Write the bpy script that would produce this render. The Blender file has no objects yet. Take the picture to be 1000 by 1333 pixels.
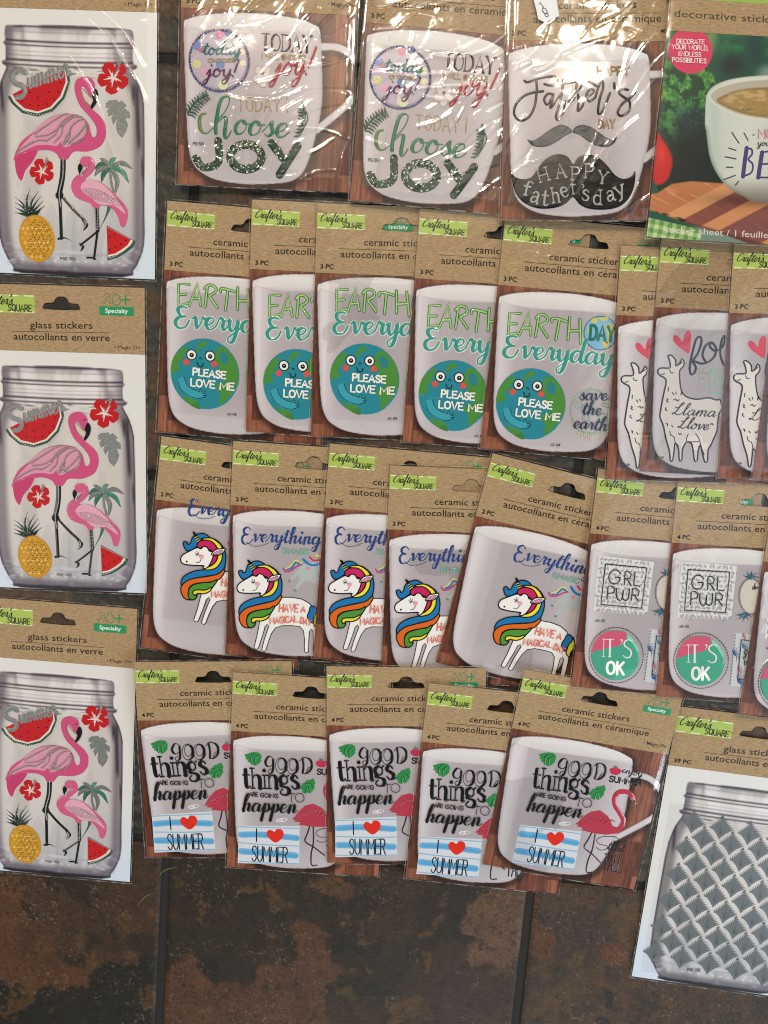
import bpy, math, random
import numpy as np
from mathutils import Matrix, Vector
from mathutils.geometry import tessellate_polygon

random.seed(7)
sc = bpy.context.scene
COL = sc.collection
U = 0.000635          # one drawing unit on a card, in metres
MM = 0.001

# ------------------------------------------------------------------ camera, world, lamps, exposure
TX, TY, H0 = 0.129986, 0.039438, 912.921          # tilt of the hand-held camera and its distance
Rm = np.array([[0.999222, 0.0, 0.039428], [0.005111, 0.991564, -0.129519], [-0.039095, 0.12962, 0.990793]])
CP = -Rm.T @ np.array([0, 0, H0])                  # camera position over the floor (x right, y towards the bottom, z down)
S3 = np.diag([1., -1., -1.])
Rb = S3 @ Rm.T @ S3
cam_d = bpy.data.cameras.new('camera')
cam = bpy.data.objects.new('camera', cam_d)
COL.objects.link(cam)
loc = S3 @ CP * U
M4 = Matrix([[*Rb[0], loc[0]], [*Rb[1], loc[1]], [*Rb[2], loc[2]], [0, 0, 0, 1]])
cam.matrix_world = M4
cam_d.sensor_fit = 'HORIZONTAL'
cam_d.sensor_width = 36
cam_d.lens = 36 * 0.963
cam_d.clip_start = 0.01
cam_d.clip_end = 50
sc.camera = cam

w = bpy.data.worlds.new('World')
sc.world = w
w.use_nodes = True
bg = w.node_tree.nodes['Background']
bg.inputs[0].default_value = (1.0, 0.95, 0.90, 1)
bg.inputs[1].default_value = 0.07

def area(name, loc, target, size, power, col, shape='DISK', size_y=None):
    d = bpy.data.lights.new(name, 'AREA')
    d.shape = shape
    d.size = size
    if size_y: d.size_y = size_y
    d.energy = power
    d.color = col
    o = bpy.data.objects.new(name, d)
    COL.objects.link(o)
    o.location = loc
    o.rotation_euler = (Vector(target) - Vector(loc)).to_track_quat('-Z', 'Y').to_euler()
    return o
WARM = (1.0, 0.84, 0.66)
area('ceiling_spot_lamp', (0.05, 1.46, 1.95), (0.0, 0.2, 0), 0.09, 16.0, WARM)
area('ceiling_spot_lamp', (0.62, 1.30, 1.95), (0.2, 0.2, 0), 0.09, 12.0, WARM)
area('ceiling_spot_lamp', (-0.45, 1.45, 1.95), (-0.2, 0.2, 0), 0.09, 12.0, WARM)
area('ceiling_glow', (0.10, 2.30, 1.70), (0.05, 0.2, 0), 1.1, 14.0, (1.0, 0.91, 0.80))
area('ceiling_glow', (0.10, 1.38, 2.10), (0.10, 1.0, 0), 1.35, 3.6, (1.0, 0.86, 0.68))
area('window_light', (1.45, 0.18, 2.10), (1.2, 0.15, 0), 0.75, 3.0, (0.72, 0.85, 1.0), 'RECTANGLE', 1.3)
area('window_light', (1.50, -1.05, 1.10), (0.1, -0.25, 0), 0.9, 36, (0.76, 0.88, 1.0), 'RECTANGLE', 0.9)
area('fill_light', (-1.55, -0.25, 1.10), (-0.1, -0.05, 0), 1.0, 15, (1.0, 0.96, 0.92), 'RECTANGLE', 0.8)  # soft fill added at the left, stands for no actual lamp
area('fill_light', (0.1, -2.20, 0.75), (0.0, -0.25, 0), 1.0, 20, (0.92, 0.96, 1.0), 'RECTANGLE', 0.8)  # low fill panel added past the bottom edge to lift the lower packs

sc.view_settings.view_transform = 'Standard'
sc.view_settings.look = 'None'
sc.view_settings.exposure = -0.2
sc.view_settings.gamma = 1.0
sc.cycles.pixel_filter_type = 'BLACKMAN_HARRIS'
sc.cycles.filter_width = 1.1
sc.cycles.max_bounces = 6
sc.cycles.transparent_max_bounces = 16
sc.cycles.caustics_reflective = False
sc.cycles.caustics_refractive = False

# ------------------------------------------------------------------ small helpers
def s2l(c):
    c = np.asarray(c, float)
    return np.where(c <= 0.04045, c / 12.92, ((c + 0.055) / 1.055) ** 2.4)
def HX(h):
    h = h.lstrip('#')
    return tuple(float(v) for v in s2l([int(h[i:i + 2], 16) / 255 for i in (0, 2, 4)]))
def aff(M, p):
    return (M[0] * p[0] + M[1] * p[1] + M[2], M[3] * p[0] + M[4] * p[1] + M[5])
ID = (1, 0, 0, 0, 1, 0)
def shifted(M, du, dv):
    return (M[0], M[1], M[2] + du, M[3], M[4], M[5] + dv)
def cr(pts, closed=False, n=5):
    """smooth curve through points"""
    P = [np.array(p, float) for p in pts]
    m = len(P)
    if m < 3: return [tuple(p) for p in P]
    out = []
    for i in range(m if closed else m - 1):
        p1, p2 = P[i], P[(i + 1) % m]
        p0 = P[(i - 1) % m] if (closed or i > 0) else 2 * p1 - p2
        p3 = P[(i + 2) % m] if (closed or i < m - 2) else 2 * p2 - p1
        for k in range(n):
            t = k / n
            out.append(tuple(0.5 * ((2 * p1) + (-p0 + p2) * t + (2 * p0 - 5 * p1 + 4 * p2 - p3) * t * t + (-p0 + 3 * p1 - 3 * p2 + p3) * t ** 3)))
    if not closed: out.append(tuple(P[-1]))
    return out
def ell(cx, cy, rx, ry=None, n=36, a0=0, a1=360, rot=0):
    ry = rx if ry is None else ry
    r = math.radians(rot)
    o = []
    full = abs(a1 - a0) >= 360
    for i in range(n if full else n + 1):
        t = math.radians(a0 + (a1 - a0) * i / n)
        x, y = rx * math.cos(t), ry * math.sin(t)
        o.append((cx + x * math.cos(r) - y * math.sin(r), cy + x * math.sin(r) + y * math.cos(r)))
    return o

# ---- noise and shape fields for printed pictures
_rs = np.random.RandomState(3)
_tab = _rs.rand(256, 256)
def vn(x, y, s=0):
    x = np.asarray(x, float) + s * 17.31; y = np.asarray(y, float) + s * 9.77
    xi = np.floor(x).astype(int); yi = np.floor(y).astype(int)
    fx = x - xi; fy = y - yi
    fx = fx * fx * (3 - 2 * fx); fy = fy * fy * (3 - 2 * fy)
    g = lambda a, b: _tab[a & 255, b & 255]
    return (g(xi, yi) * (1 - fx) + g(xi + 1, yi) * fx) * (1 - fy) + (g(xi, yi + 1) * (1 - fx) + g(xi + 1, yi + 1) * fx) * fy
def fbm(x, y, s=0, o=4):
    a, t, n = 0.5, 0, 0
    for k in range(o):
        t = t + a * vn(x * 2 ** k, y * 2 ** k, s + k * 3); n += a; a *= 0.5
    return t / n
def sst(a, b, x):
    t = np.clip((x - a) / (b - a), 0, 1)
    return t * t * (3 - 2 * t)
def segd(X, Y, pts, closed=False):
    d = np.full(X.shape, 1e9)
    n = len(pts)
    for i in range(n if closed else n - 1):
        (ax, ay), (bx, by) = pts[i], pts[(i + 1) % n]
        dx, dy = bx - ax, by - ay
        t = np.clip(((X - ax) * dx + (Y - ay) * dy) / (dx * dx + dy * dy + 1e-9), 0, 1)
        d = np.minimum(d, np.hypot(X - ax - t * dx, Y - ay - t * dy))
    return d
def sdf(X, Y, pts):
    """positive inside"""
    ins = np.zeros(X.shape, bool)
    n = len(pts)
    for i in range(n):
        (ax, ay), (bx, by) = pts[i], pts[(i + 1) % n]
        c = ((ay > Y) != (by > Y)) & (X < (bx - ax) * (Y - ay) / ((by - ay) if by != ay else 1e-9) + ax)
        ins ^= c
    return np.where(ins, 1, -1) * segd(X, Y, pts, True)
def mixc(c, k, m):
    m = np.clip(m, 0, 1)[..., None]
    return c * (1 - m) + np.array(k, float) / 255 * m if not isinstance(k, np.ndarray) else c * (1 - m) + k * m

# ------------------------------------------------------------------ materials
def nt(name):
    m = bpy.data.materials.new(name)
    m.use_nodes = True
    n = m.node_tree
    n.nodes.clear()
    out = n.nodes.new('ShaderNodeOutputMaterial')
    return m, n, out
def attr_mat(name, rough, metal=0.0, coat=0.0, bump=0.0, bscale=900, spec=0.5, spark=0.0):
    m, n, out = nt(name)
    b = n.nodes.new('ShaderNodeBsdfPrincipled')
    a = n.nodes.new('ShaderNodeAttribute'); a.attribute_name = 'Col'
    n.links.new(a.outputs['Color'], b.inputs['Base Color'])
    b.inputs['Roughness'].default_value = rough
    b.inputs['Metallic'].default_value = metal
    b.inputs['Coat Weight'].default_value = coat
    b.inputs['Coat Roughness'].default_value = 0.03
    b.inputs['Specular IOR Level'].default_value = spec
    if bump:
        tc = n.nodes.new('ShaderNodeTexCoord')
        no = n.nodes.new('ShaderNodeTexNoise'); no.inputs['Scale'].default_value = bscale; no.inputs['Detail'].default_value = 3
        bp = n.nodes.new('ShaderNodeBump'); bp.inputs['Strength'].default_value = bump; bp.inputs['Distance'].default_value = 0.0006
        n.links.new(tc.outputs['Object'], no.inputs['Vector'])
        n.links.new(no.outputs['Fac'], bp.inputs['Height'])
        n.links.new(bp.outputs[0], b.inputs['Normal'])
        if coat: n.links.new(bp.outputs[0], b.inputs['Coat Normal'])
    n.links.new(b.outputs[0], out.inputs[0])
    return m
MAT = {}
MAT['print'] = attr_mat('printed_card', 0.38, spec=0.35, bump=0.05, bscale=500)
MAT['ink'] = attr_mat('printing_ink', 0.5, spec=0.3)
MAT['vinyl'] = attr_mat('glossy_vinyl', 0.22, coat=0.25, bump=0.15, bscale=160, spec=0.3)
MAT['puffy'] = attr_mat('puffy_gel', 0.25, coat=0.45, bump=0.35, bscale=140, spec=0.25)
MAT['foil'] = attr_mat('glitter_foil', 0.28, metal=0.3, bump=0.7, bscale=1500)
MAT['bead'] = attr_mat('clear_bead', 0.08, coat=1.0)
m, n, out = nt('kraft_card')
b = n.nodes.new('ShaderNodeBsdfPrincipled'); b.inputs['Roughness'].default_value = 0.7; b.inputs['Specular IOR Level'].default_value = 0.25
tc = n.nodes.new('ShaderNodeTexCoord')
mp = n.nodes.new('ShaderNodeMapping'); mp.inputs['Scale'].default_value = (260, 900, 1); mp.inputs['Rotation'].default_value = (0, 0, 0.35)
no = n.nodes.new('ShaderNodeTexNoise'); no.inputs['Scale'].default_value = 1; no.inputs['Detail'].default_value = 5; no.inputs['Roughness'].default_value = 0.7
rp = n.nodes.new('ShaderNodeValToRGB')
rp.color_ramp.elements[0].position = 0.32; rp.color_ramp.elements[0].color = (*HX('#8f7554'), 1)
rp.color_ramp.elements[1].position = 0.68; rp.color_ramp.elements[1].color = (*HX('#bba078'), 1)
bp = n.nodes.new('ShaderNodeBump'); bp.inputs['Strength'].default_value = 0.15; bp.inputs['Distance'].default_value = 0.0003
n.links.new(tc.outputs['Object'], mp.inputs[0]); n.links.new(mp.outputs[0], no.inputs['Vector'])
n.links.new(no.outputs['Fac'], rp.inputs[0]); n.links.new(rp.outputs[0], b.inputs['Base Color'])
n.links.new(no.outputs['Fac'], bp.inputs['Height']); n.links.new(bp.outputs[0], b.inputs['Normal']); n.links.new(b.outputs[0], out.inputs[0])
MAT['kraft'] = m

def film_mat(name, rough, k, bump, scale, tint=(0.97, 0.97, 0.97)):
    m, n, out = nt(name)
    t = n.nodes.new('ShaderNodeBsdfTransparent'); t.inputs[0].default_value = (*tint, 1)
    g = n.nodes.new('ShaderNodeBsdfGlossy'); g.inputs['Roughness'].default_value = rough
    # Schlick reflectance of a thin film, the same from both sides
    ge = n.nodes.new('ShaderNodeNewGeometry')
    dt = n.nodes.new('ShaderNodeVectorMath'); dt.operation = 'DOT_PRODUCT'
    ab = n.nodes.new('ShaderNodeMath'); ab.operation = 'ABSOLUTE'
    su = n.nodes.new('ShaderNodeMath'); su.operation = 'SUBTRACT'; su.inputs[0].default_value = 1.0; su.use_clamp = True
    po = n.nodes.new('ShaderNodeMath'); po.operation = 'POWER'; po.inputs[1].default_value = 5.0
    ma = n.nodes.new('ShaderNodeMath'); ma.operation = 'MULTIPLY_ADD'; ma.inputs[1].default_value = 0.9; ma.inputs[2].default_value = 0.04 * k; ma.use_clamp = True
    n.links.new(ge.outputs['Incoming'], dt.inputs[0])
    n.links.new(dt.outputs['Value'], ab.inputs[0]); n.links.new(ab.outputs[0], su.inputs[1]); n.links.new(su.outputs[0], po.inputs[0]); n.links.new(po.outputs[0], ma.inputs[0])
    mx = n.nodes.new('ShaderNodeMixShader')
    tc = n.nodes.new('ShaderNodeTexCoord')
    no = n.nodes.new('ShaderNodeTexNoise'); no.inputs['Scale'].default_value = scale; no.inputs['Detail'].default_value = 2; no.inputs['Distortion'].default_value = 0.6
    bp = n.nodes.new('ShaderNodeBump'); bp.inputs['Strength'].default_value = bump; bp.inputs['Distance'].default_value = 0.002
    n.links.new(tc.outputs['Object'], no.inputs['Vector']); n.links.new(no.outputs['Fac'], bp.inputs['Height'])
    n.links.new(bp.outputs[0], g.inputs['Normal']); n.links.new(ge.outputs['Normal'], dt.inputs[1])
    n.links.new(ma.outputs[0], mx.inputs[0])
    n.links.new(t.outputs[0], mx.inputs[1]); n.links.new(g.outputs[0], mx.inputs[2]); n.links.new(mx.outputs[0], out.inputs[0])
    return m
MAT['film'] = film_mat('clear_bag_film', 0.07, 1.7, 0.16, 30)
MAT['crinkle'] = film_mat('crinkled_bag_film', 0.06, 2.3, 0.10, 45)
MAT['sheet'] = film_mat('clear_sticker_sheet', 0.14, 0.35, 0.05, 30, (0.975, 0.97, 0.975))
m, n, out = nt('welded_bag_seam')
t = n.nodes.new('ShaderNodeBsdfTransparent'); t.inputs[0].default_value = (0.9, 0.9, 0.9, 1)
g = n.nodes.new('ShaderNodeBsdfPrincipled'); g.inputs['Base Color'].default_value = (0.75, 0.74, 0.72, 1); g.inputs['Roughness'].default_value = 0.15
mx = n.nodes.new('ShaderNodeMixShader')
no = n.nodes.new('ShaderNodeTexNoise'); no.inputs['Scale'].default_value = 160
tc = n.nodes.new('ShaderNodeTexCoord'); n.links.new(tc.outputs['Object'], no.inputs['Vector'])
mr = n.nodes.new('ShaderNodeMapRange'); mr.inputs[1].default_value = 0.35; mr.inputs[2].default_value = 0.75; mr.inputs[3].default_value = 0.02; mr.inputs[4].default_value = 0.45
n.links.new(no.outputs['Fac'], mr.inputs[0]); n.links.new(mr.outputs[0], mx.inputs[0])
n.links.new(t.outputs[0], mx.inputs[1]); n.links.new(g.outputs[0], mx.inputs[2]); n.links.new(mx.outputs[0], out.inputs[0])
MAT['seam'] = m

# ------------------------------------------------------------------ mesh builder (drawing units in, metres out)
def mesh_np(name, co, faces_n, idx, cols, mat, smooth=True, dom='POINT'):
    me = bpy.data.meshes.new(name)
    me.vertices.add(len(co)); me.vertices.foreach_set('co', np.asarray(co, np.float32).ravel())
    me.loops.add(len(idx)); me.loops.foreach_set('vertex_index', np.asarray(idx, np.int32))
    starts = np.concatenate([[0], np.cumsum(faces_n)[:-1]])
    me.polygons.add(len(faces_n)); me.polygons.foreach_set('loop_start', starts.astype(np.int32))
    me.polygons.foreach_set('use_smooth', np.full(len(faces_n), smooth))
    if cols is not None:
        a = me.color_attributes.new('Col', 'FLOAT_COLOR', dom)
        c = np.ones((len(cols), 4), np.float32); c[:, :3] = cols
        a.data.foreach_set('color', c.ravel())
    me.materials.append(mat)
    me.update(calc_edges=True); me.validate()
    return me
def grid_mesh(name, u0, u1, v0, v1, step, zf, colf, mat, edge=0.0, ecol=(0.7, 0.7, 0.68)):
    nx = max(2, int(round((u1 - u0) / step))) + 1; ny = max(2, int(round((v1 - v0) / step))) + 1
    gu, gv = np.meshgrid(np.linspace(u0, u1, nx), np.linspace(v0, v1, ny))
    z = zf(gu, gv) if callable(zf) else np.full(gu.shape, zf)
    co = np.stack([gu * U, -gv * U, z], -1).reshape(-1, 3)
    i = np.arange(nx * ny).reshape(ny, nx)
    q = np.stack([i[:-1, :-1], i[1:, :-1], i[1:, 1:], i[:-1, 1:]], -1).reshape(-1, 4)
    cols = s2l(np.clip(colf(gu, gv), 0, 1)).reshape(-1, 3) if colf else None
    idx = q.ravel(); fn = np.full(len(q), 4)
    if edge:
        ring = np.concatenate([i[0, :], i[1:, -1], i[-1, -2::-1], i[-2:0:-1, 0]])
        low = co[ring].copy(); low[:, 2] -= edge
        k0 = len(co); co = np.vstack([co, low])
        r = np.arange(len(ring)); r2 = (r + 1) % len(ring)
        sq = np.stack([ring[r], ring[r2], k0 + r2, k0 + r], -1)
        idx = np.concatenate([idx, sq.ravel()]); fn = np.concatenate([fn, np.full(len(sq), 4)])
        if cols is not None: cols = np.vstack([cols, np.tile([ecol], (len(ring), 1))])
    return mesh_np(name, co, fn, idx, cols, mat, smooth=not edge)

class MB:
    def __init__(s, M=ID, base=0.5, step=0.018, z0=0.0):
        s.M = M; s.v = []; s.f = []; s.c = []; s.top = base * MM; s.step = step * MM; s.z0 = z0 * MM; s.k = math.sqrt(abs(M[0] * M[4] - M[1] * M[3]))
        s.fs = []
    def _add(s, vs, fs, col, smooth=False):
        o = len(s.v); s.v += vs
        for f in fs: s.f.append([o + i for i in f]); s.c.append(col); s.fs.append(smooth)
    def poly(s, pts, col, smooth=False, bev=0.0, n=4, raise_=0.0, low=None):
        col = HX(col) if isinstance(col, str) else col
        if smooth: pts = cr(pts, True, n)
        P = [aff(s.M, p) for p in pts]
        Q = [P[0]]
        for p in P[1:]:
            if abs(p[0] - Q[-1][0]) + abs(p[1] - Q[-1][1]) > 0.02: Q.append(p)
        P = Q
        A = sum(P[i][0] * P[(i + 1) % len(P)][1] - P[(i + 1) % len(P)][0] * P[i][1] for i in range(len(P)))
        if A > 0: P = P[::-1]        # counter-clockwise once v is flipped
        s.top += s.step
        zt = s.top + raise_ * MM
        m = len(P)
        if bev:
            I = []
            for i in range(m):
                a, b_, c = np.array(P[i - 1]), np.array(P[i]), np.array(P[(i + 1) % m])
                d1 = (b_ - a) / (np.linalg.norm(b_ - a) + 1e-9); d2 = (c - b_) / (np.linalg.norm(c - b_) + 1e-9)
                nn = np.array([d1[1], -d1[0]]) + np.array([d2[1], -d2[0]])
                l = np.linalg.norm(nn); nn = nn / l if l > 1e-6 else nn
                I.append(tuple(b_ - nn * bev * -1 if True else b_))
            inner = I
        else: inner = P
        # choose inset direction by area
        if bev:
            ar = lambda Z: abs(sum(Z[i][0] * Z[(i + 1) % m][1] - Z[(i + 1) % m][0] * Z[i][1] for i in range(m)))
            if ar(inner) > ar(P): inner = [(2 * p[0] - q[0], 2 * p[1] - q[1]) for p, q in zip(P, inner)]
        tris = tessellate_polygon([[Vector((p[0], -p[1], 0)) for p in inner]])
        vs = [(p[0] * U, -p[1] * U, zt) for p in inner]
        fs = []
        for t in tris:
            a, b_, c = [Vector((vs[i][0], vs[i][1])) for i in t]
            cr_ = (b_ - a).x * (c - a).y - (b_ - a).y * (c - a).x
            fs.append(tuple(t) if cr_ > 0 else tuple(reversed(t)))
        zl = s.z0 if low is None else low * MM
        if bev: zl2 = max(zl, zt - 0.35 * MM)
        else: zl2 = zl
        vs2 = [(p[0] * U, -p[1] * U, zl2) for p in P]
        k = len(vs)
        side = [(i, k + i, k + (i + 1) % m, (i + 1) % m) for i in range(m)]
        s._add(vs + vs2, fs, col, False)
        o = len(s.v) - len(vs) - len(vs2)
        for f in side: s.f.append([o + i for i in f]); s.c.append(col); s.fs.append(bool(bev))
        return s
    def stroke(s, pts, wd, col, smooth=True, h=0.12, contrast=None, n=4, flat=False, taper=False, closed=False):
        col = HX(col) if isinstance(col, str) else col
        if smooth and len(pts) > 2: pts = cr(pts, closed, n)
        if closed: pts = list(pts) + [pts[0]]
        P = [np.array(aff(s.M, p)) for p in pts]
        Q = [P[0]]
        for p in P[1:]:
            if np.linalg.norm(p - Q[-1]) > 0.05: Q.append(p)
        P = Q
        if len(P) < 2: return s
        W = []
        D = []
        for i in range(len(P)):
            d = P[min(i + 1, len(P) - 1)] - P[max(i - 1, 0)]
            d = d / (np.linalg.norm(d) + 1e-9); D.append(d)
            wv = wd * s.k
            if contrast is not None:
                dn = max(0.0, d[1]) if contrast >= 0 else abs(d[1])
                wv = (abs(contrast) + (wd - abs(contrast)) * dn ** 0.75) * s.k
            if taper:
                t = i / (len(P) - 1); wv *= max(0.12, math.sin(math.pi * min(1, 0.12 + 0.88 * t)) ** 0.7) if taper == 2 else max(0.1, 1 - t)
            W.append(wv)
        if contrast is not None and len(W) > 3:
            W = [(W[max(i - 1, 0)] + 2 * W[i] + W[min(i + 1, len(W) - 1)]) / 4 for i in range(len(W))]
        if not closed:
            w0, w1 = W[0] / 2, W[-1] / 2
            pre = [(P[0] - D[0] * w0 * t, 2 * w0 * math.sqrt(max(0, 1 - t * t)) + 0.01, D[0]) for t in (1.0, 0.8, 0.45)]
            post = [(P[-1] + D[-1] * w1 * t, 2 * w1 * math.sqrt(max(0, 1 - t * t)) + 0.01, D[-1]) for t in (0.45, 0.8, 1.0)]
            P = [q[0] for q in pre] + P + [q[0] for q in post]
            W = [q[1] for q in pre] + W + [q[1] for q in post]
            D = [q[2] for q in pre] + D + [q[2] for q in post]
        s.top += s.step * 0.6
        prof = ((-1, -0.02), (-0.72, 0.6), (0, 1), (0.72, 0.6), (1, -0.02)) if not flat else ((-1, 0), (1, 0))
        m = len(prof)
        vs, fs = [], []
        for i, (p, wv, d) in enumerate(zip(P, W, D)):
            nn = np.array([-d[1], d[0]])
            for a, b_ in prof:
                q = p + nn * a * wv / 2
                vs.append((q[0] * U, -q[1] * U, s.top + i * 2e-7 + (b_ * h * MM * min(1, wv / (wd * s.k + 1e-9)) if b_ > 0 else (-0.2 * MM if not flat else 0))))
        for i in range(len(P) - 1):
            for j in range(m - 1):
                fs.append((i * m + j, i * m + j + 1, (i + 1) * m + j + 1, (i + 1) * m + j))
        # orientation check
        a, b_, c = [Vector(vs[k]) for k in (fs[len(fs) // 2][0], fs[len(fs) // 2][1], fs[len(fs) // 2][2])]
        if (b_ - a).cross(c - a).z < 0: fs = [tuple(reversed(f)) for f in fs]
        s._add(vs, fs, col, not flat)
        return s
    def ball(s, x, y, r, col, hz=0.6):
        col = HX(col) if isinstance(col, str) else col
        cx, cy = aff(s.M, (x, y)); r = r * s.k
        vs = [(cx * U, -cy * U, s.top + r * U * hz)]
        for ring, (a, z) in enumerate(((0.6, 0.8), (1.0, 0.0))):
            for i in range(6):
                t = i * math.pi / 3
                vs.append(((cx + r * a * math.cos(t)) * U, (-cy + r * a * math.sin(t)) * U, s.top + r * U * hz * z))
        fs = [(0, 1 + i, 1 + (i + 1) % 6) for i in range(6)] + [(1 + i, 7 + i, 7 + (i + 1) % 6, 1 + (i + 1) % 6) for i in range(6)]
        s._add(vs, fs, col, True)
    def mesh(s, name, mat):
        idx = [i for f in s.f for i in f]
        fn = np.array([len(f) for f in s.f])
        cols = np.repeat(np.array(s.c), fn, axis=0)
        me = mesh_np(name, s.v, fn, idx, cols, MAT[mat], dom='CORNER')
        if len(me.polygons) == len(s.fs): me.polygons.foreach_set('use_smooth', np.array(s.fs))
        return me
    # ---------------- lettering
    def _place(s, p0, p1, adv, H, slant):
        p0, p1 = np.array(p0, float), np.array(p1, float)
        ex = (p1 - p0) / adv
        e = (p1 - p0) / (np.linalg.norm(p1 - p0) + 1e-9); ey = np.array([e[1], -e[0]]) * H
        return lambda q: tuple(p0 + ex * q[0] + (ey + ex / np.linalg.norm(ex) * H * slant) * q[1])
    def caps(s, text, p0, p1, H, wd, col, contrast=None, serif=0, slant=0, gap=1.6, font=None, flat=False, h=0.12, smooth_n=4):
        F = font or CAPS
        x = 0; items = []
        for ch in text:
            if ch == ' ': x += 3.6; continue
            wg, st = F[ch]; items.append((x, st)); x += wg + gap
        adv = max(x - gap, 0.1)
        f = s._place(p0, p1, adv, H / 10, slant)
        for x0, st in items:
            for pl in st:
                sm = pl[0] == '~'
                pp = [(x0 + a, b_) for a, b_ in (pl[1:] if sm else pl)]
                if sm: pp = cr(pp, False, smooth_n)
                s.stroke([f(q) for q in pp], wd, col, smooth=False, contrast=contrast, flat=flat, h=h)
                if serif:
                    for e0, e1 in ((0, 1), (-1, -2)):
                        a_, b_ = pp[e0], pp[e1]
                        if abs(a_[0] - b_[0]) < 0.75 * abs(a_[1] - b_[1]) and (abs(a_[1]) < 0.3 or abs(a_[1] - 10) < 0.3 or abs(a_[1] - 6.6) < 0.3):
                            L = serif
                            s.stroke([f((a_[0] - L, a_[1])), f((a_[0] + L, a_[1]))], abs(contrast or wd * .4) * 1.1, col, smooth=False, flat=flat, h=h)
    def curs(s, text, p0, p1, xh, wd, thin, col, slant=0.18, flat=False, h=0.12):
        x = 0; items = []
        for ch in text:
            if ch == ' ': x += 3; continue
            wg, st = CURS[ch]; items.append((x, st)); x += wg
        f = s._place(p0, p1, max(x, .1), xh / 5, slant)
        for x0, st in items:
            for pl in st:
                pp = cr([(x0 + a, b_) for a, b_ in pl], False, 5)
                s.stroke([f(q) for q in pp], wd, col, smooth=False, contrast=thin, flat=flat, h=h)

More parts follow.
